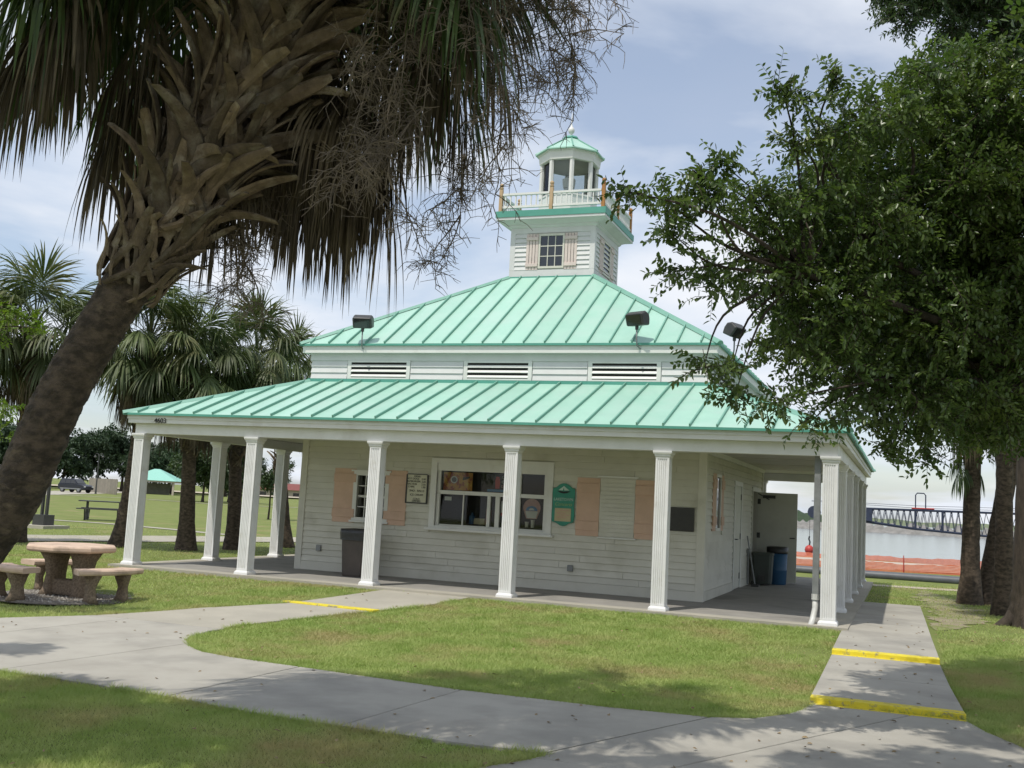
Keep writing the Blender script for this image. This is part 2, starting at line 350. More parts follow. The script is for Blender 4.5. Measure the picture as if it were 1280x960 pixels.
# paths and roads of the park behind
def strip(name, pts, w, m='concrete_warm', dz=.02, par=None, ragged=0):
    vs = []; fs = []; w0 = w; rr_ = random.Random(len(pts))
    if ragged: pts = [tuple(q[:2]) for q in spline([(x, y, 0) for x, y in pts], 40)]
    for k, p in enumerate(pts):
        a = Vector(pts[max(k-1, 0)]); b = Vector(pts[min(k+1, len(pts)-1)]); d = (b - a).normalized()
        if ragged: w = w0 * min(1, .12 + 3*k/len(pts), .12 + 3*(len(pts) - 1 - k)/len(pts)) * rr_.uniform(1 - ragged, 1 + ragged)
        nn = Vector((-d.y, d.x)) * w / 2
        for q in (Vector(p) + nn, Vector(p) - nn): vs.append((q.x, q.y, float(zg(q.x, q.y)) + dz))
        if k: fs.append((2*k-2, 2*k-1, 2*k+1, 2*k))
    return tag(MB().add(vs, fs).build(name, m), kind='structure')
strip('park_path', [(-9.5, 0), (-8.3, 3.0), (-7.75, 4.6), (-7.6, 5.5), (-6.85, 7.7), (-6.3, 10.4), (-5.05, 13.8), (-3.9, 16.6), (-2, 21)], 2.7, 'concrete_warm', .02)
strip('narrow_path', [(-30, 14.5), (-16.18, 15.15), (-14.1, 15.5), (-10.44, 14.73), (-8.89, 14.17), (-6.4, 13.5)], .55, 'concrete_warm', .015)
strip('distant_path', [(-75, 45), (-48.8, 60.1), (-39.9, 58.2), (-36.6, 65.2), (-30, 80)], 1.0, 'concrete_warm', .03)
strip('park_road', [(-40, 28), (-59.2, 57), (-68, 71.0), (-82, 92), (-100, 120)], 5.5, 'concrete_warm', .02)
strip('lakeside_track', [(4, 12.6), (9, 12.4), (12, 12.2), (15, 12.6), (20, 13.4)], .8, 'sand', .01)
strip('worn_dirt_track', [(13.75, 1.2), (14.1, 3.6), (14.1, 6.2), (13.9, 8.4), (13.7, 11.4)], .9, 'bare_dirt', .008, ragged=.45)
strip('beach_sand', [(2, 24.0), (12.4, 25.2), (20, 26.8), (35, 30)], 7.0, 'sand', .03)
MBp = MB().lathe([(0.02, 0), (1.05, .0), (.95, .025), (0.02, .03)], 28); 
tag(MBp.build('mulch_bed', 'mulch', loc=(2.0, -3.72, -.19), smooth=True), kind='structure')
# far side of the lake
def mound(name, pts, w, h, m, z0, seed, nn=90, noise_h=.35, kind='structure'):
    r = np.random.default_rng(seed); t = np.linspace(0, 1, nn); P = np.array(pts, float)
    ti = np.linspace(0, 1, len(P)); cx = np.interp(t, ti, P[:, 0]); cy = np.interp(t, ti, P[:, 1])
    prof = np.array([(-1, 0), (-.6, .55), (-.25, .92), (.1, 1), (.5, .7), (1, 0)])
    dx = np.gradient(cx); dy = np.gradient(cy); L = np.hypot(dx, dy); px_, py_ = -dy / L, dx / L
    V = []; k = len(prof)
    for j in range(nn):
        hj = h * (1 + noise_h * (r.random() - .5) * 2)
        for a, b in prof: V.append((cx[j] + px_[j] * a * w * (1 + .2 * r.random()), cy[j] + py_[j] * a * w, z0 + b * hj * (1 + .25 * (r.random() - .5))))
    i = np.arange(nn * k).reshape(nn, k); Q = np.stack([i[:-1, :-1], i[:-1, 1:], i[1:, 1:], i[1:, :-1]], -1).reshape(-1, 4)
    o = np_mesh(name, np.array(V), Q, m); 
    return tag(o, kind=kind)
mound('rock_jetty', [(-60, 205), (-10, 225), (30, 232), (80, 250), (160, 280)], 5, 1.7, 'rocks', -.9, 3, 220, .5)
mound('far_shore_land', [(-400, 900), (0, 1000), (500, 1050), (1200, 1100)], 60, 5, 'far_land', -.9, 4, 120, .2)
mound('far_shore_wood', [(-160, 640), (-60, 660), (-12, 668)], 14, 6, 'leaf_far', -.9, 5, 60, .35, 'stuff')

# ------------------------------------------------------------------ the concession building
BW, BD, IN = 12.242, 11.894, 2.15            # porch column grid, inset of walls
BAY, BAYD = BW / 5, BD / 5
x0, x1, y0, y1 = 2.18, 10.05, 2.12, BD - 2.12
B = empty('concession_building', (0, 0, 0))
tag(B, 'white clapboard concession building with mint metal hip roofs, columned porch and lighthouse tower', 'building')
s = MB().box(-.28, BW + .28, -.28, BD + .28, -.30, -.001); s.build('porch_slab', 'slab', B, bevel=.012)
MB().ring(-.285, BW + .285, -.285, BD + .285, .32, -.3, .004).build('slab_edge', 'concrete_warm', B)
# columns
def fl_profile(hw, nfl=5, d=.012, margin=.028):
    """square section with flutes on each face"""
    face = [(-hw, -hw)]; w = (2*hw - 2*margin) / nfl
    for k in range(nfl):
        a = -hw + margin + k*w
        face += [(a, -hw), (a + w*.22, -hw + d), (a + w*.62, -hw + d), (a + w*.84, -hw)]
    pts = []
    for q in range(4):
        c, s_ = math.cos(q*math.pi/2), math.sin(q*math.pi/2); pts += [(x*c - y*s_, x*s_ + y*c) for x, y in face]
    return pts
def sq(hw): return [(-hw, -hw), (hw, -hw), (hw, hw), (-hw, hw)]
shaft_m = MB()
shaft_m.prism(fl_profile(.105), .10, 2.28).prism(sq(.107), .06, .10).prism(sq(.107), 2.28, 2.305)
shaft = None; base_m = MB(); base_m.prism(sq(.135), 0, .035).loft([[(x, y, z) for x, y in sq(h)] for z, h in ((.035, .133), (.05, .128), (.065, .112))])
cap_m = MB(); cap_m.loft([[(x, y, z) for x, y in sq(h)] for z, h in ((2.30, .110), (2.32, .122), (2.34, .122), (2.352, .138), (2.375, .145), (2.399, .145))])
cols = [(k*BAY, 0) for k in range(6)] + [(k*BAY, BD) for k in range(6)] + [(0, k*BAYD) for k in range(1, 5)] + [(BW, k*BAYD) for k in range(1, 5)]
for k, (cx, cy) in enumerate(cols):
    if k == 0:
        sh = shaft_m.build('column', 'column_white', B); ba = base_m.build('column_base', 'column_white', sh); ca = cap_m.build('capital', 'column_white', sh)
        ORI = (sh, ba, ca)
    else:
        sh = ORI[0].copy(); COL.objects.link(sh); sh.parent = B
        for q in ORI[1:]:
            c = q.copy(); COL.objects.link(c); c.parent = sh
    sh.location = (cx, cy, 0)
# porch beam, fascia, ceiling
MB().ring(-.10, BW + .10, -.10, BD + .10, .20, 2.40, 2.585).build('porch_beam', 'trim_white', B)
MB().ring(-.20, BW + .20, -.20, BD + .20, .08, 2.585, 2.735).build('fascia', 'trim_white', B)
MB().ring(-.215, BW + .215, -.215, BD + .215, .04, 2.66, 2.733).build('fascia_moulding', 'trim_white', B)
s = MB()
s.box(-.12, BW + .12, -.12, y0 - .03, 2.59, 2.62); s.box(-.12, BW + .12, y1 + .03, BD + .12, 2.59, 2.62)
s.box(-.12, x0 - .03, y0 - .03, y1 + .03, 2.59, 2.62); s.box(x1 + .03, BW + .12, y0 - .03, y1 + .03, 2.59, 2.62)
s.build('porch_ceiling', 'ceiling', B)
def ceiling_joint(a, b):
    MB().box(*a, *b, 2.582, 2.5895).build('ceiling_batten', 'ceiling', B)
for k in (1, 2, 3, 4): ceiling_joint((k*BAY - .03, k*BAY + .03), (.12, y0 - .05))
for k in (1, 2, 3, 4): ceiling_joint((x1 + .05, BW - .12), (k*BAYD - .03, k*BAYD + .03))
MB().ring(x0 - .06, x1 + .06, y0 - .06, y1 + .06, .045, 2.50, 2.588).build('ceiling_moulding', 'trim_white', B)

# openings on each wall: (a0,a1,z0,z1) in the wall's own horizontal coordinate
F_OPEN = [(3.40, 4.00, 1.06, 1.86), (5.06, 7.24, 1.00, 2.16)]
R_OPEN = [(8.08, 8.98, 0, 2.03)]
def wall_core(name, hor, a0, a1, z0, z1, opens, d0, d1, m='siding'):
    xs = sorted(set([a0, a1] + [o[0] for o in opens] + [o[1] for o in opens])); s = MB()
    for k in range(len(xs) - 1):
        cut = [(o[2], o[3]) for o in opens if o[0] <= xs[k] + 1e-6 and o[1] >= xs[k+1] - 1e-6]; z = z0
        for c0, c1 in sorted(cut) + [(z1, z1)]:
            if c0 - z > .01:
                if hor == 'x': s.box(xs[k], xs[k+1], d0, d1, z, c0)
                else: s.box(d0, d1, xs[k], xs[k+1], z, c0)
            z = c1
    return s.build(name, m, B)
WT = .14
wf = wall_core('front_wall', 'x', x0, x1, 0, 3.66, F_OPEN, y0, y0 + WT)
wb = wall_core('back_wall', 'x', x0, x1, 0, 3.66, [], y1 - WT, y1)
wl = wall_core('left_wall', 'y', y0 + WT, y1 - WT, 0, 3.66, [], x0, x0 + WT)
wr = wall_core('right_wall', 'y', y0 + WT, y1 - WT, 0, 3.66, R_OPEN, x1 - WT, x1)
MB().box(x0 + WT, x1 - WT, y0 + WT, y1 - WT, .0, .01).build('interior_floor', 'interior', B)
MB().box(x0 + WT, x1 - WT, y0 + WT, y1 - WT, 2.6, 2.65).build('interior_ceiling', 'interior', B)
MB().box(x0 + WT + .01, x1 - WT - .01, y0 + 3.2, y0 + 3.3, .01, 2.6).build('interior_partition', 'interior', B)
# lap siding, one board per run; shared mesh scaled to length
PITCH = .117
bmesh_board = MB().prism([(-.030, .003), (-.012, 0), (0, .01), (0, PITCH + .010), (-.003, PITCH + .010), (-.006, PITCH)], 0, 1, 'x'); BOARD = bmesh_board.mesh('siding_board')
BOARD.materials.append(M['siding']); BOARD2 = BOARD.copy(); BOARD2.materials.clear(); BOARD2.materials.append(M['siding_upper'])
for b_ in (BOARD, BOARD2): bm = bmesh.new(); bm.from_mesh(b_); bmesh.ops.recalc_face_normals(bm, faces=bm.faces); bm.to_mesh(b_); bm.free()
JR = random.Random(3)
def siding(wall, loc0, rz, length, z0, rows, opens, pitch=PITCH, mat_=None):
    """loc0: start of the wall run at its outer face; boards run along the rotated x axis"""
    c, s_ = math.cos(rz), math.sin(rz)
    for r_ in range(rows):
        za, zb = z0 + r_*pitch, z0 + (r_+1)*pitch
        segs = [(0, length)]
        for a, b, za_, zb_ in opens:
            if za < zb_ - .03 and zb > za_ + .03:
                ns = []
                for p, q in segs:
                    if b <= p or a >= q: ns.append((p, q)); continue
                    if a > p: ns.append((p, a))
                    if b < q: ns.append((b, q))
                segs = ns
        sp_ = []
        for p, q in segs:
            while q - p > 2.6: c_ = p + JR.uniform(1.1, 2.4); sp_.append((p, c_ - .0025)); p = c_ + .0025
            sp_.append((p, q))
        for p, q in sp_:
            if q - p < .03: continue
            o = bpy.data.objects.new('siding_board', BOARD2 if z0 > 3 else BOARD); COL.objects.link(o); o.parent = wall
            o.location = (loc0[0] + c*p, loc0[1] + s_*p, za); o.rotation_euler = (0, 0, rz); o.scale = (q - p, 1, pitch / PITCH)
SB = .165     # height of the skirting board
fo = [(3.30 - x0, 4.10 - x0, 1.00, 1.93), (4.96 - x0, 7.34 - x0, .95, 2.24), (8.20 - x0, 8.88 - x0, .98, 2.02)]
siding(wf, (x0 + .10, y0, 0), 0, x1 - x0 - .20, SB, 20, [(a - .10, b - .10, c, d) for a, b, c, d in fo])
ro = [(2.92 - y0 - .1, 3.98 - y0 - .1, 1.18, 2.22), (5.36 - y0 - .1, 6.44 - y0 - .1, 0, 2.18), (7.98 - y0 - .1, 9.08 - y0 - .1, 0, 2.12)]
siding(wr, (x1, y0 + .10, 0), math.pi/2, y1 - y0 - .20, SB, 20, ro)
siding(wb, (x1 - .1, y1, 0), math.pi, x1 - x0 - .2, SB, 20, [])
siding(wl, (x0, y1 - .1, 0), -math.pi/2, y1 - y0 - .2, SB, 20, [])
MB().box(x0 + .1, x1 - .1, y0 - .034, y0 - .001, .0, SB - .002).build('skirting_board', 'siding', B)
for a, b in ((y0 + .1, 5.36), (6.44, 7.98), (9.08, y1 - .1)): MB().box(x1 + .001, x1 + .034, a, b, .0, SB - .002).build('skirting_board', 'siding', B)
for cx, cy in ((x0, y0), (x1, y0), (x0, y1), (x1, y1)):
    sx = -1 if cx == x0 else 1; sy = -1 if cy == y0 else 1
    s = MB(); s.box(*sorted((cx - sx*.10, cx + sx*.038)), *sorted((cy, cy + sy*.038)), 0, 2.5); s.box(*sorted((cx + sx*.001, cx + sx*.038)), *sorted((cy - sy*.10, cy - sy*.001)), 0, 2.5)
    s.build('corner_board', 'siding', B)
# --- serving hatch
win = wall_core('serving_window', 'x', 4.95, 7.35, .95, 2.245, [(5.06, 7.24, 1.0, 2.16)], y0 - .045, y0 + .02, 'trim_white')
MB().box(4.90, 7.40, y0 - .13, y0 + .0, .915, .952).build('sill', 'trim_white', win)
MB().box(5.06, 7.24, y0 - .0, y0 + .07, 2.02, 2.16).build('header_panel', 'trim_white', win)
yy = y0 + .06
for a, b, c, d, nm in [(5.06, 7.24, 1.585, 1.655, 'transom'), (5.06, 5.12, 1.0, 1.585, 'stile'), (7.17, 7.24, 1.0, 2.02, 'stile'), (5.06, 5.12, 1.655, 2.02, 'stile'), (6.08, 6.14, 1.03, 1.585, 'stile'), (6.24, 6.32, 1.03, 1.585, 'stile'),
                       (5.585, 5.605, 1.03, 1.585, 'mullion'), (6.665, 6.72, 1.03, 1.585, 'stile'), (6.685, 6.72, 1.655, 2.02, 'stile'), (5.12, 7.17, 1.0, 1.03, 'bottom_rail')]:
    MB().box(a, b, yy - .02 - (.02 if nm == 'stile' else 0), yy + .03, c, d).build(nm, 'trim_white', win)
for a, b, c, d in [(5.12, 5.585, 1.03, 1.585), (5.605, 6.08, 1.03, 1.585), (6.14, 6.24, 1.03, 1.585), (6.32, 6.665, 1.03, 1.585), (6.72, 7.17, 1.03, 1.585), (5.12, 6.685, 1.655, 2.02), (6.72, 7.17, 1.655, 2.02)]:
    MB().box(a, b, yy + .005, yy + .009, c, d).build('pane', 'glass', win)
# --- small paned window
win = wall_core('paned_window', 'x', 3.32, 4.08, .99, 1.93, [(3.40, 4.00, 1.06, 1.86)], y0 - .035, y0 + .02, 'trim_white')
MB().box(3.28, 4.12, y0 - .07, y0 - .036, 1.93, 1.96).build('head_moulding', 'trim_white', win)
MB().box(3.29, 4.11, y0 - .075, y0 - .036, .965, 1.0).build('sill', 'trim_white', win)
for k in range(1, 4): MB().box(3.40, 4.00, y0 + .03, y0 + .06, 1.06 + k*.2 - (.022 if k == 2 else .009), 1.06 + k*.2 + (.022 if k == 2 else .009)).build('muntin', 'trim_white', win)
for k in range(1, 4): MB().box(3.40 + k*.15 - .009, 3.40 + k*.15 + .009, y0 + .032, y0 + .058, 1.06, 1.86).build('muntin', 'trim_white', win)
MB().box(3.40, 4.00, y0 + .043, y0 + .047, 1.06, 1.86).build('pane', 'glass', win)
# --- shutters: planks with two battens
def shutter(p, w, h, rz, m, planks=1, proud=.03, gapw=.012):
    t = empty('shutter', p, rz, B)
    pw = w / planks
    for k in range(planks): MB().box(k*pw + (gapw/2 if k else 0), (k+1)*pw - (gapw/2 if k < planks-1 else 0), -proud, -.018 if planks == 1 else -.012, 0, h).build('plank', m, t, bevel=.003)
    for z in (.10, h - .26) if h > .9 else (.07, h - .14):
        MB().box(-.002, w + .002, -proud - .022, -proud + .001, z, z + (.16 if h > .9 else .07)).build('batten', m, t, bevel=.003)
    return t
for a, w_, z, h in ((2.90, .47, .95, 1.03), (4.01, .45, .95, 1.03), (7.80, .42, .98, 1.02), (8.86, .44, .98, 1.02)):
    shutter((a, y0, z), w_, h, 0, 'shutter_pink')
# --- closed roller panel between the right-hand shutters
MB().box(8.20, 8.88, y0 - .02, y0 - .001, .98, 2.02).build('closed_panel', 'siding', B)
for k in range(14): MB().box(8.225, 8.855, y0 - .032, y0 - .021, 1.0 + k*.0715, 1.0 + k*.0715 + .064).build('panel_slat', 'siding', B)
MB().box(8.17, 8.91, y0 - .05, y0 - .033, 2.02, 2.045).build('panel_head', 'trim_white', B); MB().box(8.20, 8.90, y0 - .055, y0 - .02, .955, .979).build('panel_sill', 'trim_white', B)
# --- right wall: shuttered window, door, open doorway
t = wall_core('side_window', 'y', 3.18, 3.72, 1.18, 2.20, [(3.23, 3.67, 1.23, 2.15)], x1 + .001, x1 + .035, 'trim_white')
MB().box(x1 + .004, x1 + .010, 3.23, 3.67, 1.23, 2.15).build('pane', 'car_glass', t)
shutter((x1, 2.84, 1.18), .34, 1.02, math.pi/2, 'shutter_pink'); shutter((x1, 3.73, 1.18), .30, 1.02, math.pi/2, 'shutter_pink')
t = wall_core('side_door', 'y', 5.38, 6.42, 0.01, 2.16, [(5.47, 6.33, 0.01, 2.07)], x1 + .001, x1 + .04, 'trim_white')
MB().box(x1 + .002, x1 + .018, 5.475, 6.325, .02, 2.065).build('door_leaf', 'door_paint', t, bevel=.003)
for z in (.25, 1.05, 1.85): MB().box(x1 + .018, x1 + .03, 6.29, 6.325, z - .06, z + .06).build('hinge', 'dark_metal', t)
MB().tube([(x1 + .018, 5.54, 1.0), (x1 + .07, 5.54, 1.0), (x1 + .075, 5.66, 1.0)], .012, 6).build('door_handle', 'dark_metal', t)
t = wall_core('open_doorway', 'y', 7.99, 9.07, 0.01, 2.12, [(8.08, 8.98, 0.01, 2.03)], x1 + .001, x1 + .04, 'door_paint')
MB().box(x1 + .045, x1 + .91, 8.985, 9.03, .02, 2.03).build('door_leaf', 'door_paint', t, bevel=.003)
for z in (.25, 1.05, 1.82): MB().box(x1 + .02, x1 + .09, 8.972, 8.984, z - .06, z + .06).build('hinge', 'dark_metal', t)
MB().tube([(x1 + .86, 8.985, 1.02), (x1 + .86, 8.93, 1.02), (x1 + .76, 8.925, 1.02)], .013, 6).build('door_handle', 'dark_metal', t)
s = MB().box(x1 + .14, x1 + .42, 8.94, 8.984, 1.90, 1.97); s.tube([(x1 + .22, 8.93, 1.90), (x1 + .30, 8.80, 1.87), (x1 + .06, 8.70, 2.0)], .012, 6); s.build('door_closer', 'dark_metal', t)
# outlets
for cx, cz_ in ((2.66, .43), (7.74, .40)):
    t = MB().box(cx - .05, cx + .05, y0 - .06, y0 - .019, cz_ - .055, cz_ + .055).build('outlet_cover', 'galvanised', B, bevel=.006)
# junction box on the right wall
MB().box(x1 + .02, x1 + .07, 7.35, 7.43, .62, .78).build('meter_box', 'galvanised', B)
MB().tube([(x1 + .05, 7.39, .62), (x1 + .05, 7.39, .02)], .02, 6).build('conduit', 'galvanised', B)
# downspout at the right front corner
s = MB().box(BW - .23, BW - .14, .02, .11, .36, 2.42); s.build('downspout', 'galvanised', B, bevel=.006)
MB().tube([(BW - .185, .06, .38), (BW - .185, .06, .22), (BW - .21, -.02, .06), (BW - .24, -.16, -.06)], .042, 10).build('drain_elbow', 'pvc', B, smooth=True)
MB().tube([(BW - .185, .06, .34), (BW - .185, .06, .42)], .055, 10).build('drain_collar', 'pvc', B)
# house number on the fascia
text_obj('house_number', '4603', .135, 'black_ink', B, (.53, -.217, 2.628), ext=.004)

# --- standing-seam roofs
def hip_side(roof, c0, ex, ey, L, ins, run, z0_, z1_, pitch, off, topL):
    """one hip face. c0: eave corner, ex: unit along eave, ey: unit inwards; ins: inset of the top corner along ex; run: inset along ey"""
    sl = Vector((0, 0, z1_ - z0_)) + Vector(ey) * run; nrm = Vector(ex).cross(sl).normalized(); nrm = nrm if nrm.z > 0 else -nrm
    def P(u, v, h=0): return Vector((c0[0], c0[1], z0_)) + Vector(ex) * u + sl * v + nrm * h
    def vmax(u): return max(0, min(1, u / ins, (L - u) / ins))
    us = [off + k*pitch for k in range(-2, int(L / pitch) + 3)]
    us = [0] + [u for u in us if .03 < u < L - .03] + [L]
    for a, b in zip(us[:-1], us[1:]):
        poly = [(a, 0), (b, 0)]
        for u in sorted([q for q in (ins, L - ins) if a + 1e-4 < q < b - 1e-4] + [a, b], reverse=True):
            if vmax(u) > 1e-4: poly.append((u, vmax(u)))
        if len(poly) < 3: continue
        s = MB(); n_ = len(poly); s.add([P(u, v, 0) for u, v in poly] + [P(u, v, .012) for u, v in poly], [tuple(range(n_))[::-1], tuple(range(n_, 2*n_))] + [(i_, (i_+1) % n_, n_ + (i_+1) % n_, n_ + i_) for i_ in range(n_)])
        s.build('roof_panel', 'roof_mint', roof)
    for u in us[1:-1]:
        v = vmax(u)
        if v < .03: continue
        s = MB(); q = []
        for vv in (0, v):
            for du, h in ((-.011, .012), (.011, .012), (.011, .055), (-.011, .055)): q.append(P(u + du, vv, h))
        s.loft([q[:4], q[4:]]); s.build('seam', 'seam', roof)
def hip_roof(name, ex0, ex1, ey0, ey1, ze, tx0, tx1, ty0, ty1, zt, pitch, off):
    s = MB(); e = .01
    s.loft([[(ex0, ey0, ze - e), (ex1, ey0, ze - e), (ex1, ey1, ze - e), (ex0, ey1, ze - e)], [(tx0, ty0, zt - e), (tx1, ty0, zt - e), (tx1, ty1, zt - e), (tx0, ty1, zt - e)]])
    roof = s.build(name, 'roof_trim', B)
    hip_side(roof, (ex0, ey0), (1, 0, 0), (0, 1, 0), ex1 - ex0, tx0 - ex0, ty0 - ey0, ze, zt, pitch, off, 0)
    hip_side(roof, (ex1, ey0), (0, 1, 0), (-1, 0, 0), ey1 - ey0, ty0 - ey0, ex1 - tx1, ze, zt, pitch, off, 0)
    hip_side(roof, (ex1, ey1), (-1, 0, 0), (0, -1, 0), ex1 - ex0, ex1 - tx1, ey1 - ty1, ze, zt, pitch, off, 0)
    hip_side(roof, (ex0, ey1), (0, -1, 0), (1, 0, 0), ey1 - ey0, ey1 - ty1, tx0 - ex0, ze, zt, pitch, off, 0)
    for a, b in (((ex0, ey0), (tx0, ty0)), ((ex1, ey0), (tx1, ty0)), ((ex0, ey1), (tx0, ty1)), ((ex1, ey1), (tx1, ty1))):
        d = Vector((b[0] - a[0], b[1] - a[1], zt - ze)).normalized(); sd_ = d.cross(Vector((0, 0, 1))).normalized(); u_ = sd_.cross(d)
        s = MB(); rr = []
        for p in (Vector((*a, ze)) - d * .02, Vector((*b, zt))):
            rr.append([p + sd_*c_ + u_*h for c_, h in ((-.075, -.005), (-.03, .052), (.03, .052), (.075, -.005))])
        s.loft(rr); s.build('hip_cap', 'seam', roof)
    MB().ring(ex0 - .012, ex1 + .012, ey0 - .012, ey1 + .012, .03, ze - .03, ze + .008).build('drip_edge', 'roof_trim', roof)
    return roof
EV = .26
lr = hip_roof('lower_roof', -EV, BW + EV, -EV, BD + EV, 2.755, IN - .0, BW - IN, IN, BD - IN, 3.665, .4064, .32)
# clerestory
cx0, cx1, cy0, cy1 = IN + .02, BW - IN - .02, IN + .02, BD - IN - .02
MB().ring(IN - .035, BW - IN + .035, IN - .035, BD - IN + .035, .05, 3.655, 3.725).build('flashing', 'roof_trim', B)
cl = MB().ring(cx0, cx1, cy0, cy1, .12, 3.62, 4.36).build('clerestory_wall', 'siding_upper', B)
MB().ring(cx0 - .03, cx1 + .03, cy0 - .03, cy1 + .03, .03, 4.09, 4.255).build('frieze_board', 'siding_upper', B)
MB().ring(cx0 - .15, cx1 + .15, cy0 - .15, cy1 + .15, .04, 4.225, 4.375).build('upper_fascia', 'trim_white', B)
s = MB().ring(cx0 - .12, cx1 + .12, cy0 - .12, cy1 + .12, .14, 4.245, 4.262); s.build('upper_soffit', 'siding_upper', B)
vents = [(3.06, 4.26), (5.53, 6.74), (7.96, 9.14)]
def clere(rz, org, length, vs):
    c_, s__ = math.cos(rz), math.sin(rz)
    o = [(a - .09, b + .09, 3.7, 4.1) for a, b in vs]
    siding(cl, org, rz, length, 3.728, 3, o, .12)
    for a, b in vs:
        t = empty('louvre_vent', (org[0] + c_*a, org[1] + s__*a, 3.73), rz, B); w_ = b - a
        MB().ring(-.075, w_ + .075, -.028, -.001, .0135, 0, .36) 
        s = MB(); s.box(-.075, 0, -.03, -.001, 0, .358); s.box(w_, w_ + .075, -.03, -.001, 0, .358); s.box(0, w_, -.03, -.001, .325, .358); s.box(0, w_, -.03, -.001, 0, .028); s.build('frame', 'trim_white', t)
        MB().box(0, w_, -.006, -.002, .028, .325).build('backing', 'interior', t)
        for k in range(3):
            z = .055 + k*.095
            MB().prism([(-.034, z - .004), (-.031, z - .014), (-.010, z + .026), (-.012, z + .036)], 0, w_, 'x').build('louvre', 'trim_white', t)
clere(0, (cx0, cy0, 0), cx1 - cx0, [(a - cx0, b - cx0) for a, b in vents])
clere(math.pi/2, (cx1, cy0, 0), cy1 - cy0, [(.9, 2.1), (3.2, 4.4), (5.6, 6.8)])
siding(cl, (cx1, cy1, 0), math.pi, cx1 - cx0, 3.728, 3, [], .12); siding(cl, (cx0, cy1, 0), -math.pi/2, cy1 - cy0, 3.728, 3, [], .12)
TC = (BW / 2, BD / 2 - .02); TH = .93
TX0, TX1, TY0, TY1 = TC[0] - TH, TC[0] + TH, TC[1] - TH, TC[1] + TH
ur = hip_roof('upper_roof', cx0 - .18, cx1 + .18, cy0 - .18, cy1 + .18, 4.39, TX0 - .02, TX1 + .02, TY0 - .02, TY1 + .02, 6.30, .4064, .22)
MB().ring(TX0 - .05, TX1 + .05, TY0 - .05, TY1 + .05, .06, 6.27, 6.325).build('tower_flashing', 'roof_trim', B)
# --- tower
tw = MB().box(TX0, TX1, TY0, TY1, 6.0, 7.45).build('tower_wall', 'siding_upper', B)
MB().ring(TX0 - .022, TX1 + .022, TY0 - .022, TY1 + .022, .022, 6.29, 6.47).build('tower_skirting', 'siding_upper', B)
MB().ring(TX0 - .022, TX1 + .022, TY0 - .022, TY1 + .022, .022, 7.28, 7.42).build('tower_frieze', 'siding_upper', B)
for sx, sy in ((-1, -1), (1, -1), (1, 1), (-1, 1)):
    px_, py_ = TC[0] + sx*TH, TC[1] + sy*TH
    s = MB(); s.box(*sorted((px_ - sx*.09, px_ + sx*.024)), *sorted((py_, py_ + sy*.024)), 6.47, 7.28); s.box(*sorted((px_, px_ + sx*.024)), *sorted((py_ - sy*.09, py_ - sy*.001)), 6.47, 7.28); s.build('tower_corner_board', 'siding_upper', B)
for rz, org in ((0, (TX0 + .09, TY0)), (math.pi/2, (TX1, TY0 + .09)), (math.pi, (TX1 - .09, TY1)), (-math.pi/2, (TX0, TY1 - .09))):
    siding(tw, (*org, 0), rz, 2*TH - .18, 6.47, 8, [(.28, 1.40, 6.44, 7.26)] if rz in (0, math.pi/2) else [], .10125)
    if rz not in (0, math.pi/2): continue
    t = empty('tower_window', (org[0] + math.cos(rz)*.58, org[1] + math.sin(rz)*.58, 6.50), rz, B)
    s = MB(); s.box(-.04, 0, -.035, -.001, 0, .76); s.box(.50, .54, -.035, -.001, 0, .76); s.box(0, .50, -.035, -.001, .71, .76); s.box(0, .50, -.035, -.001, 0, .045); s.build('frame', 'siding', t)
    MB().box(0, .50, -.012, -.006, .045, .71).build('pane', 'car_glass', t)
    if rz == 0:
        for k in (1, 2): MB().box(k*.1667 - .009, k*.1667 + .009, -.024, -.0125, .045, .71).build('muntin', 'siding', t); MB().box(0, .5, -.022, -.0125, .045 + k*.2217 - .009, .045 + k*.2217 + .009).build('muntin', 'siding', t)
    else:
        for k in range(6): MB().prism([(-.03, .075 + k*.106), (-.028, .065 + k*.106), (-.0125, .12 + k*.106), (-.0125, .13 + k*.106)], 0, .5, 'x').build('louvre', 'siding', t)
    for a in (.26, 1.13):
        shutter((org[0] + math.cos(rz)*a, org[1] + math.sin(rz)*a, 6.47), .27, .79, rz, 'shutter_pale', 4)
# cornice and lookout deck
s = MB(); s.loft([[(TC[0] + sx*h, TC[1] + sy*h, z) for sx, sy in ((-1, -1), (1, -1), (1, 1), (-1, 1))] for z, h in ((7.40, TH + .03), (7.44, TH + .07), (7.46, TH + .07), (7.52, 1.13), (7.53, 1.19))]); s.build('cornice', 'siding_upper', B)
MB().box(TC[0] - 1.215, TC[0] + 1.215, TC[1] - 1.215, TC[1] + 1.215, 7.53, 7.585).build('deck_moulding', 'siding_upper', B)
MB().box(TC[0] - 1.23, TC[0] + 1.23, TC[1] - 1.23, TC[1] + 1.23, 7.586, 7.72).build('lookout_deck', 'roof_trim', B)
RH = 1.15
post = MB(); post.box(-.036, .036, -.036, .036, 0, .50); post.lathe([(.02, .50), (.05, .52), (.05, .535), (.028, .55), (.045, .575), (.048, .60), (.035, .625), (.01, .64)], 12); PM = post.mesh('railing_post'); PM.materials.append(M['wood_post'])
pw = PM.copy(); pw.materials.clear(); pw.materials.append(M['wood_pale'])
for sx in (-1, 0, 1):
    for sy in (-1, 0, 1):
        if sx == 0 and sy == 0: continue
        o = bpy.data.objects.new('railing_post', PM if sx == 1 else pw); COL.objects.link(o); o.parent = B; o.location = (TC[0] + sx*RH, TC[1] + sy*RH, 7.72)
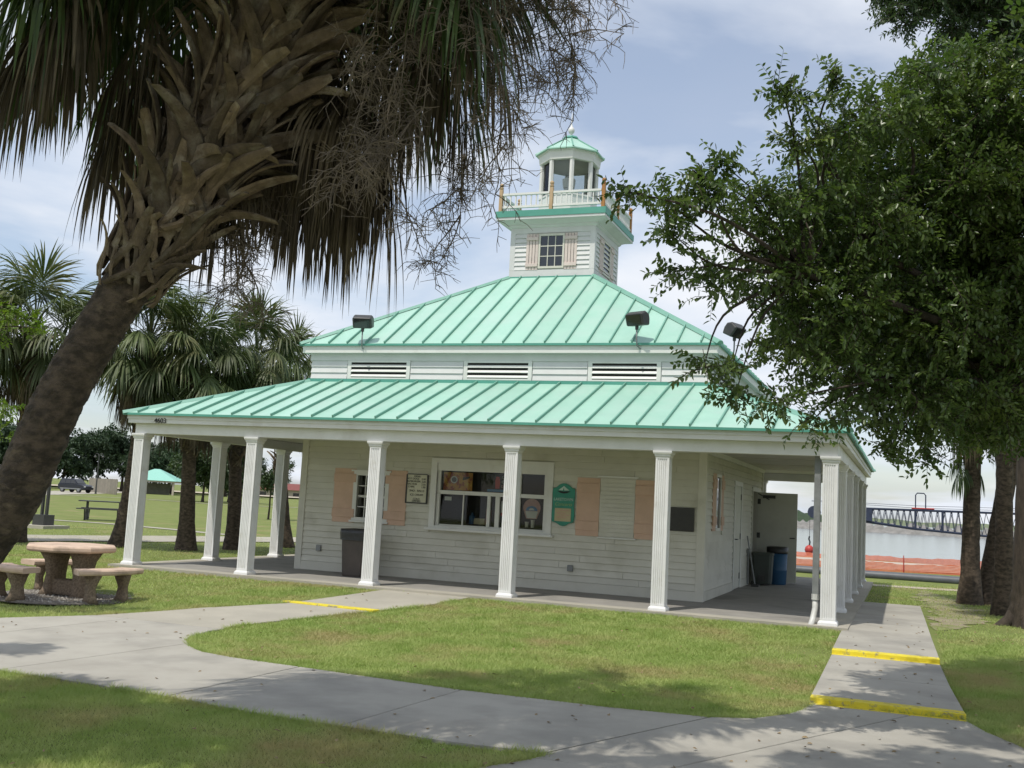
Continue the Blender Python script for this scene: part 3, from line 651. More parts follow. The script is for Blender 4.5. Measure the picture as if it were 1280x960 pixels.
for k in range(4):
    rr = empty('railing', (*TC, 7.72), k*math.pi/2, B)
    for a, b in ((-RH + .046, -.046), (.046, RH - .046)):
        MB().box(a, b, -RH - .03, -RH + .03, .36, .405).build('top_rail', 'trim_white', rr); MB().box(a, b, -RH - .025, -RH + .025, .075, .125).build('bottom_rail', 'trim_white', rr)
        nb = 9
        for q in range(nb):
            xx = a + (q + .5) * (b - a) / nb
            o = MB().box(xx - .013, xx + .013, -RH - .013, -RH + .013, .125, .36).build('baluster', 'trim_white', rr)
# lantern room, octagonal
def oct_(r, z, n=8, ph=math.pi/8): return [(TC[0] + r*math.cos(ph + 2*math.pi*k/n), TC[1] + r*math.sin(ph + 2*math.pi*k/n), z) for k in range(n)]
MB().loft([oct_(.65, 7.72), oct_(.65, 8.22)]).build('lantern_base', 'trim_white', B)
MB().loft([oct_(.665, 8.22), oct_(.665, 8.26)]).build('lantern_sill', 'trim_white', B)
MB().loft([oct_(.65, 9.02), oct_(.68, 9.03), oct_(.70, 9.20), oct_(.73, 9.21), oct_(.73, 9.235)]).build('lantern_frieze', 'trim_white', B)
oc = oct_(.61, 0)
for k in range(8):
    a = Vector(oc[k]); b = Vector(oc[(k+1) % 8])
    MB().tube([(a.x, a.y, 8.26), (a.x, a.y, 9.03)], .055, 6).build('lantern_post', 'trim_white', B)
    d = (b - a).normalized(); nn = Vector((d.y, -d.x, 0))
    p = a + d*.05 - nn*.02; q = b - d*.05 - nn*.02; pp = [p, q, q + nn*.006, p + nn*.006]
    MB().prism([(v.x, v.y) for v in pp], 8.26, 9.02).build('lantern_pane', 'glass', B)
MB().loft([oct_(.56, 8.20), oct_(.56, 8.30)]).build('lantern_floor', 'trim_white', B)
MB().loft([oct_(.16, 8.30), oct_(.16, 8.42), oct_(.10, 8.44), oct_(.10, 8.52), oct_(.13, 8.54), oct_(.15, 8.74), oct_(.05, 8.80)]).build('lantern_lamp', 'panel_white', B)
cr_ = MB().loft([oct_(.78, 9.235), oct_(.78, 9.26), oct_(.30, 9.56), oct_(.16, 9.66), oct_(.15, 9.70), oct_(.06, 9.73)]).build('lantern_roof', 'roof_mint', B)
o1, o2 = oct_(.78, 9.26), oct_(.19, 9.635)
for k in range(8): MB().tube([o1[k], o2[k]], .022, 5).build('seam', 'seam', cr_)
MB().loft([oct_(.17, 9.66), oct_(.19, 9.68), oct_(.16, 9.72)]).build('roof_collar', 'roof_trim', cr_)
MB().lathe([(.05, 9.72), (.03, 9.76), (.03, 9.80), (.06, 9.83), (.075, 9.88), (.06, 9.93), (.03, 9.96), (.012, 10.02), (.005, 10.3)], 12, TC).build('finial', 'trim_white', cr_, smooth=True)

# ------------------------------------------------------------------ things on and around the building
def floodlight(p, rz, tilt, label, side_=0):
    t = empty('floodlight', p, rz); tag(t, label, 'floodlight', 'floodlights along the upper eaves')
    MB().tube([(0, .10, -.10), (0, -.02, -.10), (0, -.10, -.05), (0, -.12, .06), (0, -.12, .24)], .014, 8).build('arm', 'galvanised', t, smooth=True)
    MB().lathe([(.03, .22), (.032, .28), (.018, .30)], 10, (0, -.12)).build('knuckle', 'dark_metal', t)
    h = MB(); w = .19
    prof = [(-.10, -.09), (.09, -.13), (.13, -.02), (.13, .07), (.05, .14), (-.10, .12)]
    h.loft([[(x_, y_, z_) for y_, z_ in [(a*k, b*k) for a, b in prof]] for x_, k in ((-w, .86), (-w + .03, 1), (w - .03, 1), (w, .86))])
    o = h.build('lamp_housing', 'dark_metal', t, bevel=.012); o.location = (0, -.12, .40); o.rotation_euler = (R(tilt), R(side_), 0)
    MB().box(-.15, .15, -.108, -.101, -.075, .10).build('lens', 'car_glass', o)
floodlight((3.36, cy0 - .152, 4.40), R(14), 28, 'dark floodlight on the front eave, near the left end of the upper roof')
floodlight((8.86, cy0 - .152, 4.40), R(-24), 20, 'dark floodlight on the front eave, towards the right end of the upper roof')
floodlight((cx1 + .152, 3.10, 4.38), R(68), 38, 'dark floodlight on the right-hand eave, seen against the sky beside leaves')
# menu board
t = empty('menu_board', (4.675, y0 - .032, 1.66)); tag(t, 'cream price board with black frame and black lettering between shutter and serving hatch', 'sign')
MB().box(-.205, .205, -.012, 0, -.27, .27).build('panel', 'sign_cream', t)
s = MB(); s.box(-.225, -.203, -.03, 0, -.28, .26); s.box(.203, .225, -.03, 0, -.28, .26); s.box(-.203, .203, -.03, 0, -.28, -.258); s.box(-.203, .203, -.025, 0, .258, .272); s.build('frame', 'black_sign', t)
for txt, x_, z_, sz in (('MENU', 0, .225, .05), ('HOT DOGS', -.09, .18, .05), ('HAMBURGER', -.08, .13, .05), ('NACHOS', -.11, .08, .05), ('CHIPS', -.12, .03, .05), ('2.00', .13, .175, .05), ('3.00', .13, .125, .05), ('2.50', .13, .075, .05), ('1.00', .13, .025, .05), ('SNO - BALLS', 0, -.045, .055), ('ICE CREAM', 0, -.12, .055), ('COLD', 0, -.195, .05), ('DRINKS', 0, -.235, .05)):
    text_obj('lettering', txt, sz, 'black_ink', t, (x_, -.0145, z_))
# green hanging sign
t = empty('park_sign', (7.565, y0 - .032, 1.51)); tag(t, 'carved green park sign with heron emblem and cream notice, right of the serving hatch', 'sign')
pf = [(-.20, -.31), (-.12, -.33), (-.05, -.375), (.0, -.385), (.05, -.375), (.12, -.33), (.20, -.31), (.21, -.2), (.20, 0), (.21, .2), (.20, .28), (.14, .30), (.09, .345), (.03, .37), (-.03, .37), (-.09, .345), (-.14, .30), (-.20, .28), (-.21, .2), (-.20, 0), (-.21, -.2)]
MB().prism(pf, -.025, 0, 'y').build('board', 'sign_green', t, bevel=.004)
MB().prism([(-.15, -.30), (.15, -.30), (.15, -.07), (-.15, -.07)], -.034, -.0255, 'y').build('notice', 'paper_tan', t)
text_obj('lettering', 'LAKETOWN', .072, 'sign_pale', t, (0, -.028, .085), sx=.9)
text_obj('lettering', 'Concerts', .085, 'sign_gold', t, (0, -.028, .0), shear=.3)
MB().prism([(-.13, .235), (-.06, .20), (0, .19), (.06, .20), (.13, .235), (.05, .232), (0, .225), (-.05, .232)], -.031, -.0255, 'y').build('emblem', 'black_ink', t)
MB().prism([(-.10, .25), (-.02, .245), (-.005, .30), (.01, .245), (.10, .25), (.05, .285), (.0, .325), (-.05, .285)], -.031, -.0255, 'y').build('emblem', 'sign_pale', t)
for k, (a, z_) in enumerate(((.02, -.11), (-.03, -.155), (.03, -.19), (-.02, -.225))): MB().box(a - .09, a + .09, -.0365, -.0345, z_ - .006, z_ + .006).build('print', 'pink_print', t)
# dark plaque
t = empty('bronze_plaque', (9.69, y0 - .032, 1.36)); tag(t, 'dark square plaque on the clapboards near the right corner of the building', 'plaque')
MB().box(-.21, .21, -.022, 0, -.20, .20).build('plate', 'black_sign', t, bevel=.006)
s = MB(); s.ring(-.20, .20, -.027, -.0225, .002, -.19, .19)
MB().box(-.17, .17, -.026, -.0225, .11, .15).build('raised_band', 'black_sign', t)
for k in range(6): MB().box(-.16, .16 - .04*(k % 2), -.0245, -.0225, .06 - k*.045, .072 - k*.045).build('raised_line', 'black_sign', t)
# prints behind the glass
yg = yy + .013
t = empty('food_poster', (5.45, yg + .01, 1.83)); tag(t, 'orange poster of snack food inside the top left of the serving hatch', 'poster')
MB().box(-.29, .29, 0, .004, -.165, .165).build('sheet', 'food_print', t)
MB().prism([(.07*math.cos(a*.5236) - .08, .07*math.sin(a*.5236) + .03) for a in range(12)], -.003, -.001, 'y').build('printed_bowl', 'panel_white', t); MB().prism([(.05*math.cos(a*.5236) - .08, .05*math.sin(a*.5236) + .03) for a in range(12)], -.006, -.0035, 'y').build('printed_bowl', 'car_navy', t)
MB().prism([(.09, .02), (.22, .06), (.25, .10), (.10, .08)], -.003, -.001, 'y').build('printed_snack', 'interior', t)
t = empty('drinks_poster', (6.32, yg + .01, 1.83)); tag(t, 'dark drinks poster with red shape and pale lettering in the upper hatch', 'poster')
MB().box(-.30, .20, 0, .004, -.165, .165).build('sheet', 'interior', t)
MB().prism([(-.12, -.10), (-.04, -.10), (-.03, .02), (-.05, .12), (-.11, .12), (-.13, .02)], -.003, -.001, 'y').build('printed_bottle', 'red_print', t)
for k, (txt, m_) in enumerate((('COOL', 'sign_pale'), ('COLD', 'sign_pale'), ('DRINK', 'pink_print'))): text_obj('lettering', txt, .065, m_, t, (.09, -.003, .11 - k*.085), ext=.001)
MB().box(-.28, .18, -.003, -.001, -.16, -.115).build('printed_band', 'blue_print', t)
t = empty('sno_ball_sign', (6.93, yg + .006, 1.385)); tag(t, 'cone-shaped snow ball sign, pink over blue and white, in the right pane', 'sign')
top = [(.165*math.cos(R(a)), .03 + .165*math.sin(R(a))) for a in range(-25, 206, 21)]
MB().prism([(-.10, -.165), (.10, -.165)] + [(.165*math.cos(R(a)), .03 + .165*math.sin(R(a))) for a in range(-25, 206, 11)], 0, .004, 'y').build('board', 'pink_print', t)
MB().prism([(-.085, -.155), (.085, -.155), (.12, -.03), (-.12, -.03)], -.004, -.001, 'y').build('cup_print', 'paper', t)
MB().prism([(.11*math.cos(R(a)), -.02 + .085*math.sin(R(a))) for a in range(0, 181, 20)], -.005, -.001, 'y').build('arc_print', 'blue_print', t)
MB().prism([(.055*math.cos(R(a)), -.012 + .04*math.sin(R(a))) for a in range(0, 181, 30)], -.008, -.0052, 'y').build('arc_print', 'paper', t)
t = empty('paper_notice', (6.41, yg + .006, 1.40)); tag(t, 'white paper notice with red lower edge taped in the sliding pane', 'notice')
MB().box(-.075, .075, 0, .003, -.10, .11).build('sheet', 'paper', t); MB().box(-.075, .075, -.002, .003, -.16, -.101).build('red_edge', 'red_print', t)
t = MB().box(5.20, 5.34, yg + .004, yg + .008, 1.47, 1.54).build('small_card', 'paper'); tag(t, 'small pale card taped high in the left lower pane', 'card')
for k, cx in enumerate((6.82, 6.93)):
    hh = (.10, .14)[k]
    t = MB().lathe([(.028, 0), (.036, hh*.9), (.040, hh*.92), (.040, hh), (.034, hh), (.028, .02), (.01, .012)], 16).build('paper_cup', 'cup', smooth=False, loc=(cx, yy + .10, 1.06)); tag(t, ('shorter paper cup at the left behind the right pane', 'taller paper cup at the right behind the right pane')[k], 'cup', 'paper cups behind the hatch glass')
t = empty('counter', (0, 0, 0)); tag(t, 'dim service counter just inside the serving hatch', 'counter')
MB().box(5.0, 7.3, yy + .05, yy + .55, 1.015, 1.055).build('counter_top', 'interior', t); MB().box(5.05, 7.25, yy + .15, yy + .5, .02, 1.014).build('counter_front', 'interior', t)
t = MB().lathe([(.05, 0), (.055, .01), (.055, .14), (.02, .18), (.02, .21)], 12).build('blue_bottle', 'bin_blue', loc=(5.70, yy + .2, 1.056)); tag(t, 'blue bottle on the counter behind the hatch', 'bottle')
t = MB().lathe([(.045, 0), (.05, .01), (.05, .28), (.02, .34), (.02, .38)], 12).build('orange_bottle', 'orange_mesh', loc=(6.03, yy + .2, 1.056)); tag(t, 'orange red bottle on the counter behind the hatch', 'bottle')
t = MB().box(-.11, .11, -.08, .08, 0, .11).build('napkin_box', 'paper_tan', loc=(5.86, yy + .24, 1.056), bevel=.01); tag(t, 'pale napkin box on the counter behind the hatch', 'box')
# trash can by the front wall
t = empty('trash_can', (3.86, 1.48, 0)); tag(t, 'square brown trash can with black bag rim, against the front wall', 'trash can')
def sqr(h, z, r=.25): return [(x*h, y*h, z) for x, y in ((-1, -1 + r), (-1 + r, -1), (1 - r, -1), (1, -1 + r), (1, 1 - r), (1 - r, 1), (-1 + r, 1), (-1, 1 - r))]
MB().loft([sqr(.215, 0), sqr(.225, .04), sqr(.265, .80), sqr(.275, .805), sqr(.275, .83), sqr(.25, .83), sqr(.22, .1)]).build('bin_body', 'can_brown', t)
MB().loft([sqr(.286, .66), sqr(.284, .70), sqr(.290, .78), sqr(.288, .855), sqr(.262, .86), sqr(.24, .70)], cap=False).build('bin_bag', 'bag_black', t, smooth=True)
# bins at the side door
t = empty('wheeled_bin', (10.36, 7.85, 0)); tag(t, 'dark green grey plastic bin standing by the right wall in front of the blue barrel', 'bin')
MB().loft([sqr(.185, .03), sqr(.19, .06), sqr(.215, .64), sqr(.225, .645), sqr(.225, .69), sqr(.20, .70)]).build('bin_body', 'bin_green', t, bevel=.01)
MB().box(-.07, .07, -.235, -.20, .10, .22).build('foot_pedal', 'dark_metal', t)
t = empty('blue_barrel', (10.60, 8.42, 0)); tag(t, 'blue plastic barrel with black bag rim beside the open door', 'barrel')
MB().lathe([(.19, 0), (.205, .02), (.215, .3), (.22, .31), (.22, .33), (.215, .34), (.225, .70)], 24).build('barrel_body', 'bin_blue', t, smooth=True); MB().lathe([(.232, .68), (.236, .72), (.236, .82), (.20, .83), (.18, .6)], 24).build('bin_bag', 'bag_black', t, smooth=True)
t = empty('leaning_mop', (10.2, 7.1, 0)); tag(t, 'thin grey mop pole leaning on the right wall before the bins', 'mop')
MB().tube([(.10, 0, .03), (-.10, .10, 1.05)], .016, 6).build('pole', 'galvanised', t); MB().loft([[(x, y, z) for x, y in ((.03, -.09), (.18, -.09), (.18, .09), (.03, .09))] for z in (0, .05)]).build('mop_head', 'dark_metal', t)

# picnic table and benches, cast concrete
def octo(r, z, n=8, ph=math.pi/8): return [(r*math.cos(ph + 2*math.pi*k/n), r*math.sin(ph + 2*math.pi*k/n), z) for k in range(n)]
GT = -.175
t = empty('picnic_table', (2.02, -3.72, GT), R(-2)); tag(t, 'octagonal pink concrete picnic table on a mulch bed beside the path', 'picnic table')
MB().loft([octo(.58, .640), octo(.625, .652), octo(.64, .672), octo(.64, .708), octo(.625, .728), octo(.60, .733)]).build('table_top', 'table_concrete', t, bevel=.004)
def arch_leg(h, bw, tw, th, zt):
    return [(-bw, 0), (-bw*.45, 0), (-bw*.40, h*.35), (-bw*.15, h*.45), (bw*.15, h*.45), (bw*.40, h*.35), (bw*.45, 0), (bw, 0), (bw*.80, h*.3), (bw*.85, h*.65), (tw, h), (-tw, h), (-bw*.85, h*.65), (-bw*.80, h*.3)]
for sx in (-1, 1):
    r_ = []
    for z, cx, hw, hd in ((0, .30, .15, .19), (.10, .27, .10, .16), (.30, .25, .085, .14), (.5, .26, .10, .17), (.641, .29, .14, .24)):
        r_.append([(sx*cx + a*hw, b*hd, z) for a, b in ((-1, -.6), (-.6, -1), (.6, -1), (1, -.6), (1, .6), (.6, 1), (-.6, 1), (-1, .6))])
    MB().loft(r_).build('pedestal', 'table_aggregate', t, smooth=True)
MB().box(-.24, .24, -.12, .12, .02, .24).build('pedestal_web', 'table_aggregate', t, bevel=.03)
def bench(p, ang, label):
    t = empty('picnic_bench', p, ang); tag(t, label, 'bench', 'concrete benches around the picnic table')
    def seat(r0, r1, z): 
        a = [R(q) for q in (-24, -12, 0, 12, 24)]; c = -1.12
        return [(c + r1*math.cos(q), r1*math.sin(q), z) for q in a] + [(c + r0*math.cos(q), r0*math.sin(q), z) for q in a[::-1]]
    MB().loft([seat(.955, 1.285, .375), seat(.94, 1.30, .395), seat(.94, 1.30, .43), seat(.955, 1.285, .45)]).build('seat', 'table_concrete', t)
    for sy in (-1, 1):
        r_ = []
        for z, hx, hy, off in ((0, .135, .07, .0), (.07, .10, .055, .01), (.19, .075, .05, .015), (.30, .12, .06, .0), (.375, .15, .075, -.01)):
            r_.append([(-.02 + a*hx, sy*(.25 + off) + b*hy, z) for a, b in ((-1, -.5), (-.6, -1), (.6, -1), (1, -.5), (1, .5), (.6, 1), (-.6, 1), (-1, .5))])
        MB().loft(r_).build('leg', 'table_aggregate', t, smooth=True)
def around(a, d): return (2.02 + d*math.cos(R(a)), -3.72 + d*math.sin(R(a)), GT)
bench(around(-12, .88), R(-12), 'curved concrete bench right of the picnic table, nearest the porch columns')
bench(around(-108, .90), R(-108), 'curved concrete bench left of the picnic table, nearest the path')
bench(around(142, .95), R(142), 'curved concrete bench behind the left of the picnic table')

# ------------------------------------------------------------------ foliage tools
G3 = np.array([0, 0, -1.0])
def nrmz(a): return a / np.maximum(np.linalg.norm(a, axis=-1, keepdims=True), 1e-9)
def fan_frond(rng, base, d0, pet, rad, nseg, spread, grav, seg_grav, fold, width=1.0, jitter=.1):
    """costapalmate leaf: petiole curve plus a fan of folded strips, bent by gravity; returns verts, quads"""
    p = np.array(base, float); d = nrmz(np.array(d0, float)); pts = [p.copy()]; dirs = [d.copy()]; st = 6
    for k in range(st):
        d = nrmz(d + G3 * grav / st); p = p + d * pet / st; pts.append(p.copy()); dirs.append(d.copy())
    V = []; Q = []
    sidev = np.cross(d, [0, 0, 1.0]); sidev = nrmz(sidev + 1e-6); nv = np.cross(sidev, d)
    # petiole
    for k, (pp, dd) in enumerate(zip(pts, dirs)):
        w = .022 * (1 - .45 * k / st); s_ = nrmz(np.cross(dd, [0, 0, 1.0]) + 1e-6); u_ = np.cross(s_, dd)
        V += [pp - s_*w, pp + u_*w*.5, pp + s_*w, pp - u_*w*.5]
        if k:
            b = 4*k
            for j in range(4): Q.append((b - 4 + j, b - 4 + (j+1) % 4, b + (j+1) % 4, b + j))
    th = np.linspace(-spread, spread, nseg) + rng.normal(0, .02, nseg)
    ct, sn = np.cos(th), np.sin(th)
    costa = np.clip(ct, 0, 1) ** 1.5 * rad * .30
    start = p + d * costa[:, None] * 1 + G3 * (costa[:, None]) * .25 * grav
    D = nrmz(d * ct[:, None] + sidev * sn[:, None] - nv * (np.abs(sn) * fold)[:, None] + rng.normal(0, jitter * .5, (nseg, 3)))
    L = (rad * (.70 + .22 * np.clip(ct, -.3, 1)) - costa * .35) * rng.uniform(.88, 1.06, nseg)
    Nn = nrmz(nv + sidev * sn[:, None] * fold * .5 + rng.normal(0, .25, (nseg, 3)))
    Wd = np.cross(D, Nn); Wd = nrmz(Wd); wmax = rad * .42 * (2*spread / nseg) * 1.02 * width
    T = [0, .22, .45, .68, .86, 1.0]; WW = [.18, .62, 1.0, .72, .38, .03]
    pos = start.copy(); dirn = D.copy(); base_i = len(V); rows = []
    gk = seg_grav * rng.uniform(.5, 1.5, nseg)
    for k in range(6):
        if k:
            dt = T[k] - T[k-1]; dirn = nrmz(dirn + G3 * (gk * dt * (.35 + 2.2 * T[k]))[:, None]); pos = pos + dirn * (L * dt)[:, None]
        w = wmax * WW[k] * .5
        rows.append(np.stack([pos - Wd*w, pos + Wd*w], 1))
    A = np.stack(rows, 1)                      # nseg,6,2,3
    V = np.concatenate([np.array(V), A.reshape(-1, 3)])
    i = base_i + np.arange(nseg * 12).reshape(nseg, 6, 2)
    q = np.stack([i[:, :-1, 0], i[:, :-1, 1], i[:, 1:, 1], i[:, 1:, 0]], -1).reshape(-1, 4)
    return V, np.concatenate([np.array(Q, int), q])
def add_frond(parent, rng, base, d0, m, **kw):
    V, Q = fan_frond(rng, base, d0, **kw); return np_mesh('frond', V, Q, m, parent)
def sph(az, el): return np.array([math.cos(R(el))*math.cos(R(az)), math.cos(R(el))*math.sin(R(az)), math.sin(R(el))])
BOOTS = []
def boot_mesh(seed):
    """old leaf base: an inverted Y hugging the trunk, then a strap curving up and away (x round the trunk, y outward, z up)"""
    r = random.Random(seed); s = MB(); L_ = r.uniform(.32, .56); out_ = r.uniform(.15, .60); bend = r.uniform(-.24, .24)
    def strap(pts, ws, th):
        rings = []
        for (x, y, z), w in zip(pts, ws): rings.append([(x - w, y - th*.6, z), (x - w*.5, y - th, z), (x + w*.5, y - th, z), (x + w, y - th*.6, z), (x + w*.8, y + th*.5, z), (x, y + th, z), (x - w*.8, y + th*.5, z)])
        s.loft(rings)
    for sx in (-1, 1): strap([(sx*.17, -.03, -.12), (sx*.125, .03, -.02), (sx*.07, .055, .09), (sx*.02, .07, .18)], [.028, .032, .034, .034], .016)
    pts = []; ws = []
    for k in range(6):
        q = k / 5; pts.append((bend*q*q, .065 + out_*L_*q*(.35 + .65*q), .13 + L_*q*(1 - .30*out_*q))); ws.append(.058 - .026*q)
    ws[-1] *= r.uniform(.55, 1.0); strap(pts, ws, .015)
    m = s.mesh('leaf_base'); bm = bmesh.new(); bm.from_mesh(m); bmesh.ops.recalc_face_normals(bm, faces=bm.faces); bm.to_mesh(m); bm.free()
    m.materials.append(M['boot']); return m
BOOTS = [boot_mesh(k) for k in range(12)]
def boots_on(parent, path, frac0, frac1, count, rad, rng, size=1.0):
    C = spline(path, 80)
    for k in range(count):
        f = frac0 + (frac1 - frac0) * (k / count); ii = min(int(f * 78), 78); c = Vector(C[ii]); ax = (Vector(C[ii+1]) - c).normalized()
        a = k * 2.39996 + rng.normal(0, .12); u_ = ax.orthogonal().normalized(); v_ = ax.cross(u_)
        outw = u_*math.cos(a) + v_*math.sin(a); tang = outw.cross(ax)
        mm = Matrix((tang, outw, ax)).transposed()
        o = bpy.data.objects.new('leaf_base', BOOTS[(k*5) % 12]); COL.objects.link(o); o.parent = parent
        sc = size * rng.uniform(.8, 1.25) * min(1, .55 + 2.2 * k / count)
        tilt = Matrix.Rotation((1 if k % 2 else -1) * rng.uniform(.10, .75) * min(1, .25 + 3*k/count), 3, 'Y')
        o.matrix_local = Matrix.LocRotScale(c + outw * rad - parent.location, (mm @ tilt).to_quaternion(), (sc * rng.uniform(.85, 1.2), sc, sc))
def trunk_mesh(path, radii, rng, n=18, bump_=.02, steps=60, ringed=True):
    C = spline(path, steps); rr = np.interp(np.linspace(0, 1, steps), np.linspace(0, 1, len(radii)), radii); s = MB(); rings = []; a = None
    for k in range(steps):
        t_ = Vector(C[min(k+1, steps-1)] - C[max(k-1, 0)]).normalized(); a = t_.orthogonal().normalized() if a is None else (a - t_*a.dot(t_)).normalized(); b = t_.cross(a)
        rk = rr[k] * (1 + (rng.normal(0, .012) if ringed else 0)); rings.append([Vector(C[k]) + (a*math.cos(2*math.pi*j/n) + b*math.sin(2*math.pi*j/n)) * rk * (1 + rng.normal(0, bump_)) for j in range(n)])
    return s.loft(rings)
def panicle(parent, rng, main, n1=14, n2=9, n3=5, L1=.5, L2=.2, L3=.075, r0=.010):
    """dry branching flower stalk: main stem, hanging branchlets, fine twigs"""
    s = MB(); C = spline(main, 24); s.tube(list(C), [r0 * (1 - .7*k/23) for k in range(24)], 5)
    tw_v = []
    def grow(p, d, L, g, st): 
        pts = [p.copy()]
        for k in range(st): d = nrmz(d + np.array([0, 0, -g / st]) + rng.normal(0, .16, 3)); p = p + d*L/st; pts.append(p.copy())
        return pts
    for k in range(n1):
        ii = int(5 + 18 * (k + rng.random()) / n1); ii = min(ii, 23); d = nrmz(C[min(ii+1, 23)] - C[ii-1]); d = nrmz(d*.5 + rng.normal(0, .55, 3))
        b1 = grow(C[ii], d, L1*rng.uniform(.6, 1.3), 1.3, 7); s.tube(b1, [.0060 - .0005*j for j in range(8)], 4, False)
        for j in range(n2):
            jj = 1 + int(rng.random()*6.9); dd = nrmz((b1[min(jj+1, 7)] - b1[jj-1])/.1*.06 + rng.normal(0, .6, 3)); b2 = grow(b1[jj], dd, L2*rng.uniform(.5, 1.3), .8, 4)
            s.tube(b2, [.0038, .0034, .0030, .0026, .0022], 3, False)
            for q in range(n3):
                kk = 1 + int(rng.random()*3.9); d3 = nrmz(rng.normal(0, 1, 3) + (b2[kk] - b2[kk-1])*14); b3 = grow(b2[kk], d3, L3*rng.uniform(.5, 1.5), .3, 2)
                s.tube(b3, [.0025, .0021, .0016], 3, False)
    o = s.build('seed_stalk', 'twig', parent); return o

# ------------------------------------------------------------------ the leaning palm in the foreground
rng = np.random.default_rng(11)
NPATH = [(6.33, -10.27, -.31), (6.65, -10.22, .30), (6.96, -10.17, .80), (7.20, -10.11, 1.15), (7.35, -10.09, 1.42), (7.47, -10.08, 1.73), (7.63, -10.07, 2.10), (7.81, -10.04, 2.45), (8.00, -10.01, 2.80), (8.20, -9.98, 3.15), (8.40, -9.95, 3.51), (8.63, -9.91, 3.92), (8.84, -9.88, 4.32), (9.02, -9.86, 4.73), (9.15, -9.86, 5.13), (9.25, -9.87, 5.53), (9.33, -9.88, 5.90)]
p0 = Vector((6.33, -10.27, -.23))
NP = empty('leaning_palm', p0); tag(NP, 'big leaning palm in the left foreground with boots, dead skirt and dry seed stalks', 'palm tree')
loc = lambda P: np.array(P, float) - np.array(p0)
LP = [tuple(loc(p)) for p in NPATH]
trunk_mesh(LP, [.24, .20, .185, .18, .175, .172, .168, .165, .162, .165, .18, .20, .20, .20, .20, .20, .19], rng, 56, .022, 260).build('trunk', 'bark_palm', NP, smooth=True)
boots_on(NP, NPATH, .53, .95, 290, .20, rng, 1.05)
top = loc((9.31, -9.88, 5.82))
NSP = spline(NPATH, 100)
def crown_pt(f): return loc(NSP[int(99*f)])
def toward(right, upw, depth_): return np.array([.937*right - .35*depth_, .346*right + .93*depth_, upw])
TOCAM = np.array([.35, -.93, 0])
k = 0; made = 0
while made < 40:          # living fronds, arching all round
    az = k * 137.5 + rng.normal(0, 12); el = 78 - 82 * (made / 40) ** .9 + rng.normal(0, 6); k += 1
    if sph(az, 0) @ TOCAM > .45 and el < 30: el = rng.uniform(30, 60)
    add_frond(NP, rng, crown_pt(.985 - .04*made/40), sph(az, el), 'frond_green', pet=rng.uniform(.9, 1.25), rad=rng.uniform(1.0, 1.25), nseg=46, spread=1.9, grav=rng.uniform(.6, 1.05), seg_grav=rng.uniform(1.0, 1.7), fold=.35); made += 1
made = 0
while made < 44:          # dying skirt, hanging to the sides and behind
    az = k * 137.5 + 40 + rng.normal(0, 15); el = rng.uniform(-25, 22); k += 1
    if sph(az, 0) @ TOCAM > -.12: continue
    add_frond(NP, rng, crown_pt(.95 - .10*rng.random()), sph(az, el), 'frond_dead', pet=rng.uniform(.75, 1.2), rad=rng.uniform(.95, 1.2), nseg=46, spread=1.5, grav=rng.uniform(1.2, 2.0), seg_grav=rng.uniform(1.6, 2.8), fold=.8, width=.75, jitter=.25); made += 1
DF = 'frond_dead'; GF = 'frond_green'
for (r_, u_, d_), f, pet, rad, m_, gr in [
        ((.95, .0, .1), .80, .55, .95, DF, 1.6), ((.9, .1, .45), .78, .60, .85, DF, 1.7), ((.9, .35, -.1), .86, .8, 1.0, DF, 1.4), ((1, .1, .3), .84, .9, 1.0, DF, 1.5), ((1, .2, .0), .90, 1.2, 1.1, DF, 1.4), ((1, .3, -.25), .92, 1.4, 1.1, DF, 1.3),
        ((1, .5, .2), .95, 1.15, 1.1, GF, 1.1), ((1, .6, -.2), .97, 1.2, 1.1, GF, 1.0), ((1, .3, -.45), .95, 1.2, 1.2, GF, 1.2), ((.9, .2, .4), .94, 1.1, 1.2, GF, 1.2),
        ((-1, .3, .0), .90, 1.2, 1.1, DF, 1.4), ((-1, .3, .2), .88, 1.2, 1.1, DF, 1.4), ((-1, .25, .3), .90, 1.4, 1.15, DF, 1.3), ((-1, .4, -.1), .93, 1.6, 1.2, DF, 1.2), ((-.9, .0, .5), .84, .8, 1.0, DF, 1.6), ((-1, .2, .2), .87, 1.4, 1.1, DF, 1.4),
        ((-.9, .5, .2), .95, 1.3, 1.2, GF, 1.1), ((-1, .45, -.25), .96, 1.5, 1.25, GF, 1.0), ((-1, .5, .0), .97, 1.8, 1.25, GF, 1.0), ((-1, .6, -.4), .97, 1.2, 1.2, GF, 1.2), ((-.8, .5, -.6), .97, 1.2, 1.25, GF, 1.2),
        ((-1, .35, .1), .93, 2.0, 1.2, DF, 1.2), ((-1, .3, -.3), .91, 1.7, 1.2, DF, 1.3), ((-1, .42, .3), .94, 1.9, 1.2, DF, 1.1), ((-.6, -.1, .6), .84, .7, 1.0, DF, 1.5), ((.7, 0, .6), .84, .7, 1.0, DF, 1.5)]:
    add_frond(NP, rng, crown_pt(f), toward(r_, u_, d_), m_, pet=pet, rad=rad, nseg=48, spread=1.6 if m_ == DF else 1.85, grav=gr, seg_grav=2.2 if m_ == DF else 1.3, fold=.7 if m_ == DF else .4, width=.8, jitter=.2)
